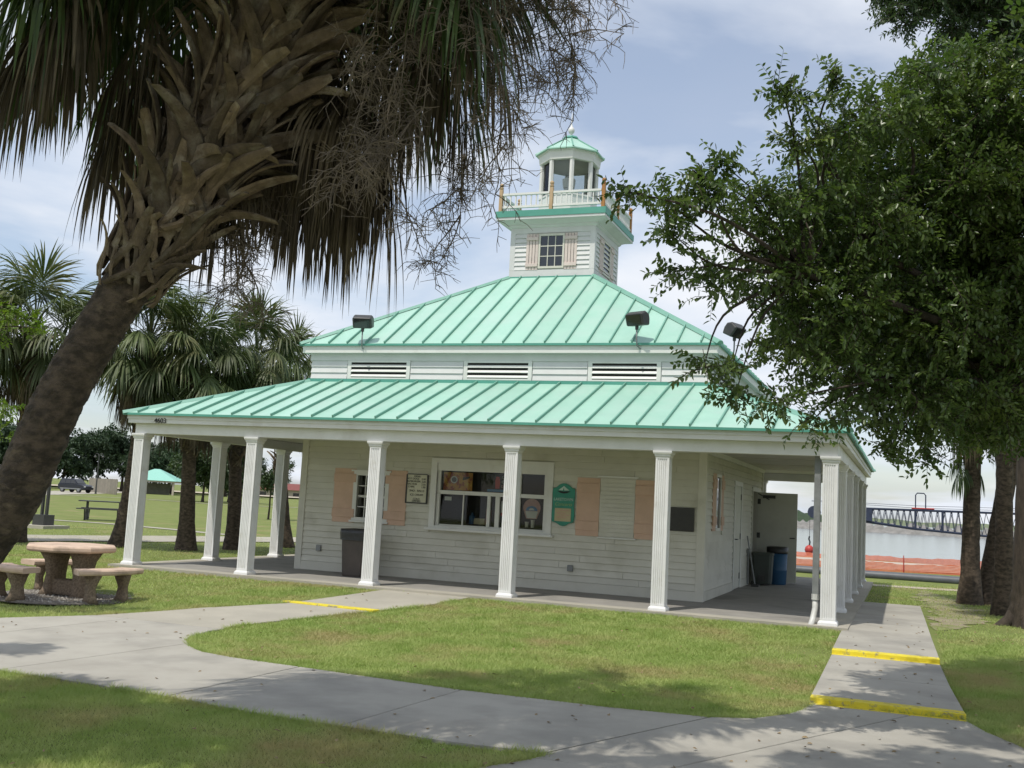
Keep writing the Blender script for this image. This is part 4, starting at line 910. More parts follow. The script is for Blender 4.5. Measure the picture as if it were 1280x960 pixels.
for k in range(26):
    r_ = rng.uniform(-1, -.45) if k < 16 else rng.uniform(.4, 1); d_ = rng.uniform(-.55, .55); u_ = rng.uniform(.15, .75)
    add_frond(NP, rng, crown_pt(rng.uniform(.93, .985)), toward(r_, u_, d_), GF if k % 3 else DF, pet=rng.uniform(1.0, 2.0) if k < 16 else rng.uniform(.6, 1.05), rad=rng.uniform(1.1, 1.3) if k < 16 else rng.uniform(.95, 1.15), nseg=50, spread=1.8, grav=rng.uniform(1.0, 1.35), seg_grav=rng.uniform(1.2, 2.2), fold=.45, width=.85, jitter=.2)
def nrel(right, upw, depth_=0): return tuple(top + toward(right, upw, depth_))
for main in ([(0, 0, 0), (.5, .1, -.2), (1.0, -.1, -.3), (1.25, -.7, -.3), (1.35, -1.5, -.3)],
             [(0, 0, 0), (.6, .2, .1), (1.2, .0, .1), (1.6, -.6, .1), (1.7, -1.3, .1)],
             [(0, 0, 0), (.45, -.1, -.35), (.8, -.5, -.5), (.9, -1.3, -.5), (.86, -2.3, -.5)],
             [(0, 0, 0), (.5, 0, .2), (.95, -.3, .3), (1.1, -1.2, .3), (1.12, -2.45, .3)],
             [(0, 0, 0), (.3, -.1, -.3), (.5, -.5, -.4), (.52, -1.3, -.4), (.42, -2.2, -.4)],
             [(0, 0, 0), (.6, .3, .3), (1.3, .2, .3), (1.75, -.4, .3), (1.8, -1.0, .3)],
             [(0, 0, 0), (.4, -.1, -.3), (.9, -.5, -.45), (1.3, -1.3, -.45), (1.45, -2.1, -.45)],
             [(0, 0, 0), (.35, -.1, -.4), (.7, -.5, -.55), (.75, -1.4, -.55), (.68, -2.4, -.55)],
             [(0, 0, 0), (.45, .1, -.4), (.95, -.1, -.6), (1.1, -.6, -.6), (1.15, -1.2, -.6)],
             [(-.75, -1.9, .4), (-.62, -1.95, .5), (-.5, -2.2, .55), (-.45, -2.5, .55), (-.43, -2.8, .55)],
             [(0, 0, 0), (-.5, .2, .2), (-1.2, .1, .3), (-1.7, -.5, .35), (-1.9, -1.3, .35)]):
    pk = [nrel(*q) for q in main]; short = main[0][0] != 0
    panicle(NP, rng, pk, 16 if short else (15 if main[-1][2] < -.2 else 25), 12, 7, .34 if short else .50, .21, .09)

# ------------------------------------------------------------------ palms behind the porch and by the lake
def palm(name, label, path, rad, rng, n_green, n_dead, boots, size, group, frac=(.55, .98), nseg=46, fresh='frond_fresh'):
    p0_ = Vector(path[0]); P = empty(name, p0_); tag(P, label, 'palm tree', group)
    lp = [tuple(np.array(p) - np.array(p0_)) for p in path]
    trunk_mesh(lp, [rad*1.7, rad*1.15, rad, rad*.95, rad*.95, rad, rad], rng, 14, .02, 40).build('trunk', 'bark_palm', P, smooth=True)
    if boots: boots_on(P, path, frac[0], frac[1], boots, rad*.95, rng, .85)
    tp = np.array(lp[-1])
    n_green = int(n_green*1.6); n_dead = int(n_dead*1.4); size *= 1.08
    for k in range(n_green):
        az = k*137.5 + rng.normal(0, 14); el = 86 - 108*(k / n_green) + rng.normal(0, 7)
        add_frond(P, rng, tp, sph(az, el), fresh, pet=rng.uniform(.65, .9)*size, rad=rng.uniform(.85, 1.1)*size, nseg=nseg, spread=1.9, grav=rng.uniform(.4, .95), seg_grav=rng.uniform(.5, 1.3), fold=.4, width=1.0)
    for k in range(n_dead):
        az = k*137.5 + 70; add_frond(P, rng, tp - np.array([0, 0, .15 + .2*rng.random()]), sph(az, rng.uniform(-40, -5)), 'frond_dead', pet=rng.uniform(.5, .7)*size, rad=rng.uniform(.8, 1.0)*size, nseg=nseg - 6, spread=1.5, grav=1.5, seg_grav=2.4, fold=.8, width=.9, jitter=.25)
    return P
gp = 'palms in the park left of the porch'
palm('cabbage_palm', 'palm partly hidden behind the leaning trunk, booted below its crown', [(-6.51, 3.71, -.1), (-6.4, 3.6, 1.5), (-6.25, 3.4, 3.2), (-6.09, 3.21, 5.0)], .17, rng, 26, 8, 46, 1.15, gp)
palm('cabbage_palm', 'leaning palm just left of the porch corner column with a big full crown', [(-4.42, 4.85, -.1), (-4.2, 4.75, .9), (-4.0, 4.66, 2.31), (-3.88, 4.55, 3.6), (-3.74, 4.45, 4.9)], .185, rng, 32, 12, 60, 1.18, gp)
palm('cabbage_palm', 'palm between the first two front columns, its crown behind the lower roof', [(-2.96, 5.45, -.1), (-2.93, 5.3, 1.4), (-2.89, 5.14, 2.77), (-2.78, 4.99, 4.25)], .17, rng, 28, 12, 40, 1.1, gp)
palm('cabbage_palm', 'palm behind the second front column with crown above the roof hip', [(-2.73, 7.04, -.1), (-2.70, 6.9, 1.3), (-2.65, 6.77, 2.5), (-2.23, 6.67, 4.75)], .165, rng, 26, 8, 30, 1.0, gp)
palm('cabbage_palm', 'palm close to the left wall, lowest of the row of crowns', [(-2.87, 9.68, -.1), (-2.95, 9.5, 1.2), (-2.98, 9.34, 2.43), (-2.59, 9.23, 4.6)], .17, rng, 26, 8, 30, 1.0, gp)
palm('cabbage_palm', 'palm at the left picture edge with brown hanging fronds', [(-7.6, 2.43, -.1), (-7.3, 2.2, 2.2), (-7.0, 2.05, 4.4)], .17, rng, 20, 16, 30, 1.1, gp)
gr_ = 'trunks under the trees at the right'
palm('lakeside_palm', 'slim upright palm trunk at the right with a drooping frond against the lake', [(14.51, 7.83, -.12), (14.52, 7.65, 1.47), (14.54, 7.46, 3.09), (14.52, 7.3, 4.6)], .165, rng, 18, 4, 0, 1.0, gr_)
lpalm = bpy.context.scene.objects['lakeside_palm']
for r_, u_, d_ in ((-.8, -.1, -.2), (-.5, -.4, -.3), (.7, -.2, .2), (-.9, .1, .3)):
    add_frond(lpalm, rng, np.array([.0, -.35, 3.1]) + rng.normal(0, .1, 3), toward(r_, u_, d_), 'frond_green', pet=.3, rad=.62, nseg=26, spread=1.3, grav=1.2, seg_grav=1.6, fold=.6, width=1.0)
palm('lakeside_palm', 'palm trunk leaning right just behind the slim upright palm', [(14.84, 8.28, -.12), (15.07, 8.18, 1.5), (15.33, 8.08, 3.16), (15.6, 7.94, 5.2)], .185, rng, 18, 4, 0, 1.0, gr_)
palm('lakeside_palm', 'upright palm trunk between the leaning palm and the flared oak trunk', [(14.95, 5.31, -.12), (14.93, 5.11, 1.51), (14.92, 4.93, 2.94), (14.88, 4.74, 4.9)], .15, rng, 16, 4, 0, 1.0, gr_)

# ------------------------------------------------------------------ broadleaf trees
def leaf_arrays(P, D, Nn, L, Wd):
    S = nrmz(np.cross(D, Nn)); Nn = np.cross(S, D); L = L[:, None]; Wd = Wd[:, None]
    v = np.stack([P, P + D*L*.28 + S*Wd*.46 + Nn*Wd*.16, P + D*L*.68 + S*Wd*.42 + Nn*Wd*.10 - Nn*L*.04, P + D*L - Nn*L*.12, P + D*L*.68 - S*Wd*.42 + Nn*Wd*.10 - Nn*L*.04, P + D*L*.28 - S*Wd*.46 + Nn*Wd*.16], 1)
    n_ = len(P); i = np.arange(n_*6).reshape(n_, 6)
    return v.reshape(-1, 3), np.concatenate([i[:, [0, 1, 2, 3]], i[:, [0, 3, 4, 5]]])
def crown(parent, blobs, rng, per_m3, leaf_len, leaf_w, m, name='crown', twig_len=.32, n_leaf=12, min_tw=14, tw_rad=.003, flat=.75, hollow=.25, spread=1.0, twm='bark_grey', thin=1):
    P = []; D = []; Nn = []; tw = MB()
    for bx, by, bz, r in blobs:
        nt_ = max(min_tw, int(per_m3 * r**2.2 * (thin if r < .42 else 1)))
        for k in range(nt_):
            u = nrmz(rng.normal(0, 1, 3)); q = rng.uniform(hollow, 1) ** .6; c = np.array([bx, by, bz]) + u * r * q * np.array([1, 1, flat]) * (.92 if thin == 1 else rng.choice([.85, .95, 1.2]))
            d = nrmz(u * .9 + rng.normal(0, .55, 3) + np.array([0, 0, .12])); L = twig_len * rng.uniform(.5, 1.15); d2 = nrmz(d + np.array([0, 0, -.45])); a = c - d*L*.45
            t_ = np.linspace(.08, 1, n_leaf)[:, None]; pts = a + d*L*t_*(1 - t_*.5) + d2*L*t_*t_*.5; dd = nrmz(d*(1 - t_) + d2*t_)
            sdv = nrmz(np.cross(dd, rng.normal(0, 1, 3))); sg = np.where(np.arange(n_leaf) % 2 == 0, 1, -1)[:, None]
            P.append(pts); D.append(nrmz(dd*.55 + sdv*sg*.9 + rng.normal(0, .22, (n_leaf, 3)) + np.array([0, 0, -.18]))); Nn.append(nrmz(np.array([0, 0, 1.0]) + rng.normal(0, .45, (n_leaf, 3))))
            if tw_rad: tw.tube([a, a + d*L*.5 + d2*L*.0, pts[-1]], [tw_rad, tw_rad*.8, tw_rad*.4], 3, False)
    P = np.concatenate(P); D = np.concatenate(D); Nn = np.concatenate(Nn); n_ = len(P)
    V, Q = leaf_arrays(P, D, Nn, leaf_len * rng.uniform(.6, 1.2, n_), leaf_w * rng.uniform(.7, 1.2, n_))
    o = np_mesh(name, V, Q, m, parent, True)
    if tw_rad: tag(tw.build('twigs', twm, parent), kind='stuff')
    return o, n_
def limbs(parent, start_pts, blobs, rng, r0=.05, m='bark_grey'):
    for b in blobs:
        e = np.array(b[:3]); S_ = min(start_pts, key=lambda p: np.linalg.norm(np.array(p) - e) + .4*abs(p[2] - e[2] + .8)); S_ = np.array(S_)
        mid = (S_ + e)/2 + rng.normal(0, .12, 3) + np.array([0, 0, .12]); L = np.linalg.norm(e - S_)
        C = spline([S_, mid, e], 12); rr = min(r0, .008 + .006*L + b[3]*.02)
        MB().tube(list(C), [rr*(1 - .8*k/11) for k in range(12)], 6, False).build('limb', m, parent, smooth=True)
TB = (15.6, -5.35, -.22)
bl = [[13.72,-6.5,4.94,.55],[13.15,-7.14,4.82,.39],[12.8,-7.56,4.56,.35],[12.45,-7.77,4.38,.22],[12.72,-7.84,4.88,.11],[12.34,-8.07,4.73,.1],[13.53,-6.48,4.19,.61],[12.92,-7.22,3.87,.52],[12.46,-7.71,3.89,.31],[12.19,-8.03,3.87,.27],[11.89,-8.35,3.83,.27],[11.65,-8.64,3.69,.2],[11.43,-8.94,3.7,.12],[11.69,-8.49,3.46,.18],[11.62,-8.38,3.25,.14],[11.86,-8.08,3.25,.21],[12.23,-7.74,3.38,.37],[12.69,-7.33,3.2,.51],[13.35,-6.65,3.19,.67],[14.03,-5.75,4.08,.72],[14.11,-5.59,3.01,.72],[12.42,-7.6,2.86,.24],[12.02,-8.0,2.60,.13],[11.85,-8.22,2.59,.13],[12.04,-7.91,2.42,.15],[12.32,-7.8,2.37,.18],[12.55,-7.59,2.22,.14],[12.74,-7.42,2.3,.16],[12.82,-7.32,2.63,.38],[13.23,-6.82,2.5,.46],[13.12,-6.93,2.09,.14],[13.42,-6.6,2.09,.16],[13.75,-6.19,2.37,.27],[13.95,-5.88,2.29,.17],[14.36,-5.71,4.81,.79],[14.57,-5.48,3.53,.86],[13.33,-6.9,5.24,.23],[13.84,-6.52,5.42,.34],
      [15.4,-6.2,5.2,.9],[16.3,-5.0,4.6,1.0],[15.6,-4.3,5.3,.9],[14.9,-6.9,4.4,.7],[16.6,-6.4,3.9,.9],[15.2,-4.6,3.2,.7],[13.6,-5.6,3.6,.6],[14.11, -6.56, 3.06, 0.36], [14.14, -6.61, 3.58, 0.36], [13.9, -6.58, 2.6, 0.29], [14.2, -6.24, 2.44, 0.3], [13.83, -6.81, 4.28, 0.39], [11.79, -8.51, 3.96, 0.13], [11.97, -8.35, 4.06, 0.12],
      [12.99, -5.7, 4.9, 0.61], [13.74, -4.78, 4.09, 0.88], [13.01, -5.49, 3.25, 0.68], [13.73, -5.16, 2.69, 0.57], [14.1, -4.77, 5.14, 0.88], [13.55, -5.57, 5.61, 0.46], [12.61, -6.27, 4.0, 0.5], [12.69, -6.61, 4.41, 0.42], [14.28, -4.41, 2.7, 0.56], [12.35, -7.08, 3.6, 0.3], [12.41, -6.98, 3.0, 0.4], [12.11, -7.82, 3.68, 0.25], [12.46, -7.92, 4.71, 0.14]]
t = empty('broadleaf_tree', TB); tag(t, 'leafy dark green tree at the right reaching over the porch roof corner', 'tree')
rel = lambda L, B_: [[b[0]-B_[0], b[1]-B_[1], b[2]-B_[2], b[3]] for b in L]
tp = [(0, 0, 0), (-.05, 0, .9), (-.2, -.1, 1.7), (-.45, -.2, 2.6), (-.9, -.4, 3.5), (-1.3, -.6, 4.4)]
trunk_mesh(tp, [.28, .19, .17, .15, .12, .07], rng, 14, .03, 30, False).build('trunk', 'bark_grey', t, smooth=True)
hub = [tp[3], tp[4], tp[5], (-2.0, -1.0, 3.1), (-2.6, -1.7, 3.9), (-2.5, -1.5, 2.9), (-3.1, -2.3, 3.6), (.4, .5, 3.4)]
for h in hub[3:]:
    C = spline([tp[3], ((np.array(tp[3]) + np.array(h))/2 + np.array([0, 0, .15])), h], 12); MB().tube(list(C), [.055 - .0027*k for k in range(12)], 8, False).build('limb', 'bark_grey', t, smooth=True)
rb = rel(bl, TB); limbs(t, hub, rb, rng, .04)
tag(crown(t, rb, rng, 1150, .058, .029, 'leaf_dark', twig_len=.34, n_leaf=15, min_tw=12, thin=.62)[0], kind='stuff')
# two trees beside the photographer: out of frame, their shade falls on the near walk and lawn
for TBs, lab, bb in (((17.2, -12.6, -.22), 'spreading shade tree standing right of the viewpoint, only its shade in the picture', [[12.6,-10.5,5.7,.55],[13.3,-10.6,5.8,.6],[14.2,-9.8,5.9,.7],[12.9,-9.3,5.9,.45],[13.8,-8.6,6.1,.6],[14.8,-8.3,6.1,.7],[11.9,-10.9,5.6,.4],[15.2,-10.5,6.0,.9],[16.3,-11.5,6.2,1.0],[15.4,-7.2,6.2,.7],[13.0,-11.4,5.9,.6],[14.0,-11.0,5.9,.6],[14.9,-9.2,6.0,.7],[14.6,-6.6,5.9,.5]]),
                     ((5.9, -14.6, -.22), 'spreading shade tree standing left of the viewpoint, only its shade in the picture', [[10.9,-11.5,5.4,.4],[10.2,-12.0,5.5,.5],[9.3,-12.2,5.6,.55],[8.2,-12.0,5.7,.5],[7.2,-12.3,5.8,.6],[6.2,-12.0,5.6,.55],[5.2,-12.4,5.7,.6],[8.8,-13.0,5.9,.6],[6.8,-13.4,6.0,.8],[9.8,-11.2,5.3,.3],[4.0,-10.6,5.6,.45],[7.7,-11.7,5.5,.4],[5.7,-11.6,5.4,.4],[9.9,-12.6,5.8,.6],[10.9,-12.4,5.7,.5],[8.0,-12.9,5.9,.6]])):
    t = empty('shade_tree', TBs); tag(t, lab, 'tree', 'shade trees beside the viewpoint')
    cx_ = sum(b[0] for b in bb)/len(bb) - TBs[0]; cy_ = sum(b[1] for b in bb)/len(bb) - TBs[1]
    tp = [(0, 0, 0), (.05, 0, 1.5), (0, .1, 3.5), (cx_*.1, cy_*.1, 4.9), (cx_*.3, cy_*.3, 5.9)]
    trunk_mesh(tp, [.30, .2, .17, .14, .10], rng, 12, .03, 24, False).build('trunk', 'bark_grey', t, smooth=True)
    rb = rel(bb, TBs); limbs(t, [tp[3], tp[4], (cx_*.6, cy_*.6, 6.1), (cx_, cy_, 6.1)], rb, rng, .05)
    MB().tube([tp[4], (cx_*.6, cy_*.6, 6.1), (cx_, cy_, 6.1)], [.09, .07, .05], 8, False).build('limb', 'bark_grey', t, smooth=True)
    tag(crown(t, rb, rng, 800, .085, .045, 'leaf_dark', twig_len=.36, n_leaf=12, min_tw=14, tw_rad=0)[0], kind='stuff')
# taller dark tree behind it
TB2 = (15.17, 3.24, -.13)
t = empty('tall_oak', TB2); tag(t, 'tall dark tree with flared trunk at the right picture edge', 'tree')
tp = [(0, 0, 0), (-.05, -.08, .5), (-.07, -.17, 1.1), (-.05, -.37, 2.9), (.09, -.72, 6.2), (.06, -1.1, 9.3)]
s = trunk_mesh(tp, [.40, .25, .20, .17, .14, .08], rng, 18, .04, 40, False); s.build('trunk', 'bark_grey', t, smooth=True)
for k in range(6):
    a = k*1.05 + .3; MB().tube([(math.cos(a)*.12, math.sin(a)*.12, .55), (math.cos(a)*.32, math.sin(a)*.32, .16), (math.cos(a)*.62, math.sin(a)*.62, -.02)], [.12, .11, .05], 8, False).build('root', 'bark_grey', t, smooth=True)
b2 = [[13.16,.31,9.13,.36],[13.0,.5,9.7,.4],[13.3,.8,10.4,.6],[14.0,1.0,10.0,.8],[14.9,1.4,8.6,.6],[13.61,.42,9.64,.73],[14.33,1.27,9.31,.69],[14.85,2.01,9.19,.52],[14.71,1.8,10.6,1.16],[15.69,2.26,9.75,1.29],[13.84,.61,8.81,.34],[15.79,2.09,11.55,1.55],[15.2,3.0,8.0,1.0],[16.4,2.8,8.2,1.0],[14.6,3.2,11.5,1.2]]
rb = rel(b2, TB2); limbs(t, [tp[4], tp[5], (.06, -.9, 7.8)], rb, rng, .06)
tag(crown(t, rb, rng, 560, .085, .034, 'leaf_mid', twig_len=.45, n_leaf=14, tw_rad=.005)[0], kind='stuff')
# pale green tree at the left picture edge
TB3 = (1.1, -6.45, -.23)
t = empty('pale_green_tree', TB3); tag(t, 'bright yellow green leaves of a small tree at the left picture edge', 'tree')
tp = [(0, 0, 0), (.05, .02, .9), (.2, .05, 1.8), (.5, .1, 2.6), (.75, .15, 3.3)]
trunk_mesh(tp, [.10, .075, .06, .05, .03], rng, 10, .03, 24, False).build('trunk', 'bark_grey', t, smooth=True)
b3 = [[2.82,-6.13,3.49,.22],[3.02,-6.04,3.46,.2],[3.16,-5.97,3.32,.14],[2.78,-6.12,3.25,.2],[2.86,-5.98,2.32,.18],[2.79,-5.97,2.02,.22],[2.2,-6.2,3.6,.5],[1.6,-6.4,3.3,.6],[2.2,-6.2,2.4,.4],[1.2,-6.0,2.9,.5],[1.4,-6.7,3.9,.5]]
rb = rel(b3, TB3); limbs(t, tp[2:], rb, rng, .03)
tag(crown(t, rb, rng, 420, .06, .028, 'leaf_light', twig_len=.26, n_leaf=12, min_tw=14)[0], kind='stuff')
# trees of the park and beyond
def park_tree(name, label, base, h, r, seed, leaf=.22, m='leaf_mid', group=None, trunk_r=.12, trunk_h=None, dens=1.0):
    rg = np.random.default_rng(seed); z = float(zg(base[0], base[1])); t = empty(name, (*base, z - .05)); tag(t, label, 'tree', group)
    th_ = trunk_h if trunk_h else h*.35
    trunk_mesh([(0, 0, 0), (.03, 0, th_*.5), (0, .05, th_), (.1, .1, h*.8)], [trunk_r*1.4, trunk_r, trunk_r*.85, trunk_r*.3], rg, 8, .03, 12, False).build('trunk', 'bark_grey', t, smooth=True)
    bb = []
    for k in range(11):
        a = k*2.4; q = rg.uniform(.25, .75); bb.append([math.cos(a)*r*q, math.sin(a)*r*q, th_ + (h - th_)*rg.uniform(.18, .88), r*rg.uniform(.30, .48)])
    limbs(t, [(0, .05, th_), (.05, .07, th_ + (h - th_)*.4)], bb, rg, trunk_r*.5)
    sc = dens * 90 / max(r, 1)**.6
    tag(crown(t, bb, rg, sc / (leaf/.2)**1.2, leaf, leaf*.55, m, twig_len=leaf*3.2, n_leaf=10, tw_rad=0, min_tw=24, flat=.85)[0], kind='stuff')
    return t
park_tree('round_tree', 'dense rounded evergreen seen between the first columns', (-46.2, 64.3), 5.4, 3.3, 1, .30, trunk_h=1.0, dens=1.5)
park_tree('round_tree', 'dense rounded tree right of the second palm trunk', (-48.5, 71.5), 6.2, 3.4, 2, .30, trunk_h=1.0, dens=1.5)
park_tree('young_tree', 'small staked young tree on the lawn between second and third columns', (-17.6, 31.3), 3.3, 1.15, 3, .11, trunk_r=.045, trunk_h=1.35, dens=2)
far = [(-103, 96, 9, 5.0), (-96, 100, 8, 4.6), (-91, 106, 8.5, 4.6), (-87, 112, 7.5, 4.4), (-94, 120, 9, 5), (-110, 104, 10, 5.5), (-82, 118, 9.5, 4.8), (-60, 130, 7, 4), (-66, 150, 8, 4.6), (-150, 118, 12, 7), (-135, 110, 11, 6), (-52, 150, 6, 4), (-38, 118, 6.5, 2.6), (-99, 110, 8.5, 5), (-106, 90, 8, 4.6), (-85, 104, 6.5, 4)]
farl = ['far tree behind the parked car, at the trunk of the leaning palm', 'far tree above the bonnet of the parked car', 'far tree behind the wooden fence, left half', 'far tree behind the wooden fence, right half', 'far tree rising behind the others over the fence', 'far tree at the left end of the tree line', 'far tree just left of the teal roofed shelter', 'far tree between second and third porch columns', 'far tree behind the rounded evergreen', 'farthest large tree at the left', 'large far tree left of the car', 'low far tree right of the third palm trunk', 'narrow far tree near the red roofed building', 'far tree between the car and the fence, set back', 'far tree left behind the parked car', 'low far tree at the right end of the wooden fence']
for k, (a, b, h, r) in enumerate(far): park_tree('far_tree', farl[k], (a, b), h, r, 20 + k, .5, 'leaf_far', 'trees of the far tree line', .2, h*.25, 1.2)

# ------------------------------------------------------------------ park furniture and far things
def gz(x, y): return float(zg(x, y))
cx_, cy_ = -69.5, 73.8
t = empty('parked_suv', (cx_, cy_, gz(cx_, cy_) + .02), R(-2)); t.scale = (.82, .82, .82); tag(t, 'dark navy off-roader parked on the park road at the far left', 'car')
prof = [(-2.15, .42), (-2.2, .95), (-2.1, 1.08), (.55, 1.10), (1.0, 1.12), (1.95, 1.0), (2.2, .85), (2.22, .45), (1.75, .35), (-1.75, .35)]
def body_ring(y, k): return [(x*(1 if k == 1 else .985), y, z) for x, z in prof]
MB().loft([body_ring(-.88, 0), body_ring(-.82, 1), body_ring(.82, 1), body_ring(.88, 0)]).build('body', 'car_navy', t, bevel=.04)
cab = [(-2.08, 1.08), (-1.9, 1.66), (-1.7, 1.76), (.0, 1.78), (.35, 1.70), (1.0, 1.12)]
MB().loft([[(x, y*(1 - .16*((z - 1.08)/.7)), z) for x, z in cab] for y in (-.82, -.78, .78, .82)]).build('cabin', 'car_navy', t, bevel=.03)
for sy in (-1, 1):
    for a, b in ((-1.85, -1.05), (-.98, -.15), (-.08, .62)):
        f = lambda z: sy*(.825*(1 - .16*((z - 1.08)/.7)) + .006)
        q = [(a, f(1.16), 1.16), (b if b < .5 else .78, f(1.16), 1.16), (b if b < .5 else .35, f(1.62), 1.62), (a + (.12 if a < -1.5 else 0), f(1.62), 1.62)]
        MB().add(q + [(x, y - sy*.02, z) for x, y, z in q], [(0, 1, 2, 3), (4, 7, 6, 5), (0, 4, 5, 1), (1, 5, 6, 2), (2, 6, 7, 3), (3, 7, 4, 0)]).build('side_window', 'car_glass', t)
    for wx in (-1.38, 1.38):
        s = MB(); w = s.prism([(wx + .37*math.cos(k*math.pi/10), .37 + .37*math.sin(k*math.pi/10)) for k in range(20)], sy*.70, sy*.905, 'y').build('wheel', 'tyre', t)
        MB().prism([(wx + .22*math.cos(k*math.pi/8), .37 + .22*math.sin(k*math.pi/8)) for k in range(16)], sy*.906, sy*.92, 'y').build('rim', 'car_silver', w)
    MB().box(2.19, 2.235, min(sy*.55, sy*.82), max(sy*.55, sy*.82), .72, .88).build('headlight', 'panel_white', t)
    MB().box(-1.75, 1.75, min(sy*.885, sy*.91), max(sy*.885, sy*.91), .42, .56).build('side_trim', 'car_silver', t)
MB().add([(.98, -.72, 1.16), (.98, .72, 1.16), (.40, .66, 1.68), (.40, -.66, 1.68)], [(0, 1, 2, 3)]).build('windscreen', 'car_glass', t, loc=(.03, 0, .01))
# wooden fence behind the car, board by board
t = empty('board_fence', (-79.4, 86.7, gz(-79.4, 86.7)), math.atan2(-11.3, 14)); tag(t, 'weathered board fence right of the parked car', 'fence')
fb = MB().box(0, .29, -.02, .02, 0, 1.65).mesh('fence_board'); fb.materials.append(M['fence_wood'])
for k in range(60):
    o = bpy.data.objects.new('fence_board', fb); COL.objects.link(o); o.parent = t; o.location = (k*.3, 0, .02*math.sin(k*1.7)); 
for z in (.4, 1.3): MB().box(0, 18, .021, .06, z, z + .09).build('fence_rail', 'fence_wood', t)
# tan field behind
strip('dry_field', [(-160, 95), (-120, 125), (-85, 160)], 30, 'sand', .25)
# lamp post
def lamp_post(p, label, h=4.6):
    t = empty('lamp_post', (*p, gz(*p))); tag(t, label, 'lamp post', 'park lamp posts')
    MB().tube([(0, 0, 0), (0, 0, .6), (0, 0, h)], [.11, .07, .05], 8).build('pole', 'dark_metal', t)
    for sx in (-1, 1):
        MB().tube([(0, 0, h - .3), (sx*.18, 0, h + .05), (sx*.42, 0, h + .05), (sx*.5, 0, h - .15)], .03, 6).build('arm', 'dark_metal', t); MB().lathe([(.05, h - .16), (.16, h - .30), (.13, h - .36), (.03, h - .40)], 10, (sx*.5, 0)).build('lamp_head', 'dark_metal', t)
lamp_post((-66.5, 73.5), 'twin-headed lamp post beside the parked car', 4.2)
lamp_post((-38, 68), 'far lamp post between the second and third columns', 5.5)
# post sign at the left near path
t = empty('sign_post', (-11.9, 10.1, gz(-11.9, 10.1))); tag(t, 'dark park post on a concrete pad left of the picnic table', 'post')
MB().box(-.55, .55, -.55, .55, -.03, .10).build('pad', 'concrete_warm', t); MB().box(-.22, .22, -.22, .22, .10, .42).build('base', 'dark_metal', t); MB().tube([(-.08, 0, .42), (-.08, 0, 3.0)], .055, 8).build('pole', 'dark_metal', t); MB().tube([(.1, 0, .42), (.1, 0, 3.0)], .055, 8).build('pole', 'dark_metal', t)
# metal picnic table on lawn
t = empty('park_table', (-16.2, 17.6, gz(-16.2, 17.6)), R(35)); tag(t, 'thin dark picnic table on the lawn behind the leaning palm row', 'picnic table')
MB().box(-.9, .9, -.35, .35, .72, .76).build('table_top', 'dark_metal', t)
for sy in (-1, 1): MB().box(-.9, .9, sy*.68 - .13, sy*.68 + .13, .43, .47).build('bench_seat', 'dark_metal', t)
for sx in (-.6, .6): MB().tube([(sx, -.7, .44), (sx, -.55, .02), (sx, -.2, .02), (sx, -.15, .73)], .03, 6).build('frame_leg', 'dark_metal', t); MB().tube([(sx, .7, .44), (sx, .55, .02), (sx, .2, .02), (sx, .15, .73)], .03, 6).build('frame_leg', 'dark_metal', t)
# teal roofed shelter
t = empty('park_shelter', (-79, 98.5, gz(-79, 98.5)), R(25)); t.scale = (.78, .78, .72); tag(t, 'distant open shelter with a teal hip roof behind the rounded evergreen', 'shelter')
MB().loft([[(-4.2, -4.2, 2.5), (4.2, -4.2, 2.5), (4.2, 4.2, 2.5), (-4.2, 4.2, 2.5)], [(-.4, -.4, 4.6), (.4, -.4, 4.6), (.4, .4, 4.6), (-.4, .4, 4.6)]]).build('roof', 'far_roof', t); MB().ring(-4.0, 4.0, -4.0, 4.0, .15, 2.2, 2.49).build('roof_beam', 'far_wall', t)
for sx in (-1, 1):
    for sy in (-1, 1): MB().box(sx*3.7 - .15, sx*3.7 + .15, sy*3.7 - .15, sy*3.7 + .15, 0, 2.2).build('post', 'far_wall', t)
MB().box(-2, 2, 1, 1.2, 0, 2.0).build('wall', 'fence_wood', t)
# far palms by shelter
rg = np.random.default_rng(77)
palm('far_palm', 'tiny far palm above the teal roofed shelter', [(-93, 119, 0), (-93, 119, 3), (-92.8, 119, 6.2)], .2, rg, 14, 4, 0, 1.6, 'far palms', nseg=14, fresh='frond_green')
# red roofed building
t = empty('red_roofed_building', (-108, 178, gz(-108, 178) - .4), R(30)); t.scale = (.8, .8, .52); tag(t, 'long low building with a red roof, seen beside the left wall', 'building')
MB().box(-9, 9, -4, 4, 0, 3.6).build('wall', 'far_wall', t); MB().loft([[(-9.8, -4.8, 3.6), (9.8, -4.8, 3.6), (9.8, 4.8, 3.6), (-9.8, 4.8, 3.6)], [(-8, -.5, 6.2), (8, -.5, 6.2), (8, .5, 6.2), (-8, .5, 6.2)]]).build('roof', 'far_red', t)
for k in range(6): MB().box(-8 + k*2.8, -6.4 + k*2.8, -4.06, -4.001, 1.2, 2.5).build('window', 'car_glass', t)
t = empty('pale_house', (-86, 160, gz(-86, 160)), R(25)); tag(t, 'small pale far house between the second and third columns', 'building')
MB().box(-4, 4, -3, 3, 0, 3.2).build('wall', 'panel_white', t); MB().loft([[(-4.5, -3.5, 3.2), (4.5, -3.5, 3.2), (4.5, 3.5, 3.2), (-4.5, 3.5, 3.2)], [(-3, -.2, 5), (3, -.2, 5), (3, .2, 5), (-3, .2, 5)]]).build('roof', 'far_wall', t)
for k in range(3): MB().box(-3 + k*2.4, -1.8 + k*2.4, -3.06, -3.001, 1, 2.3).build('window', 'car_glass', t)

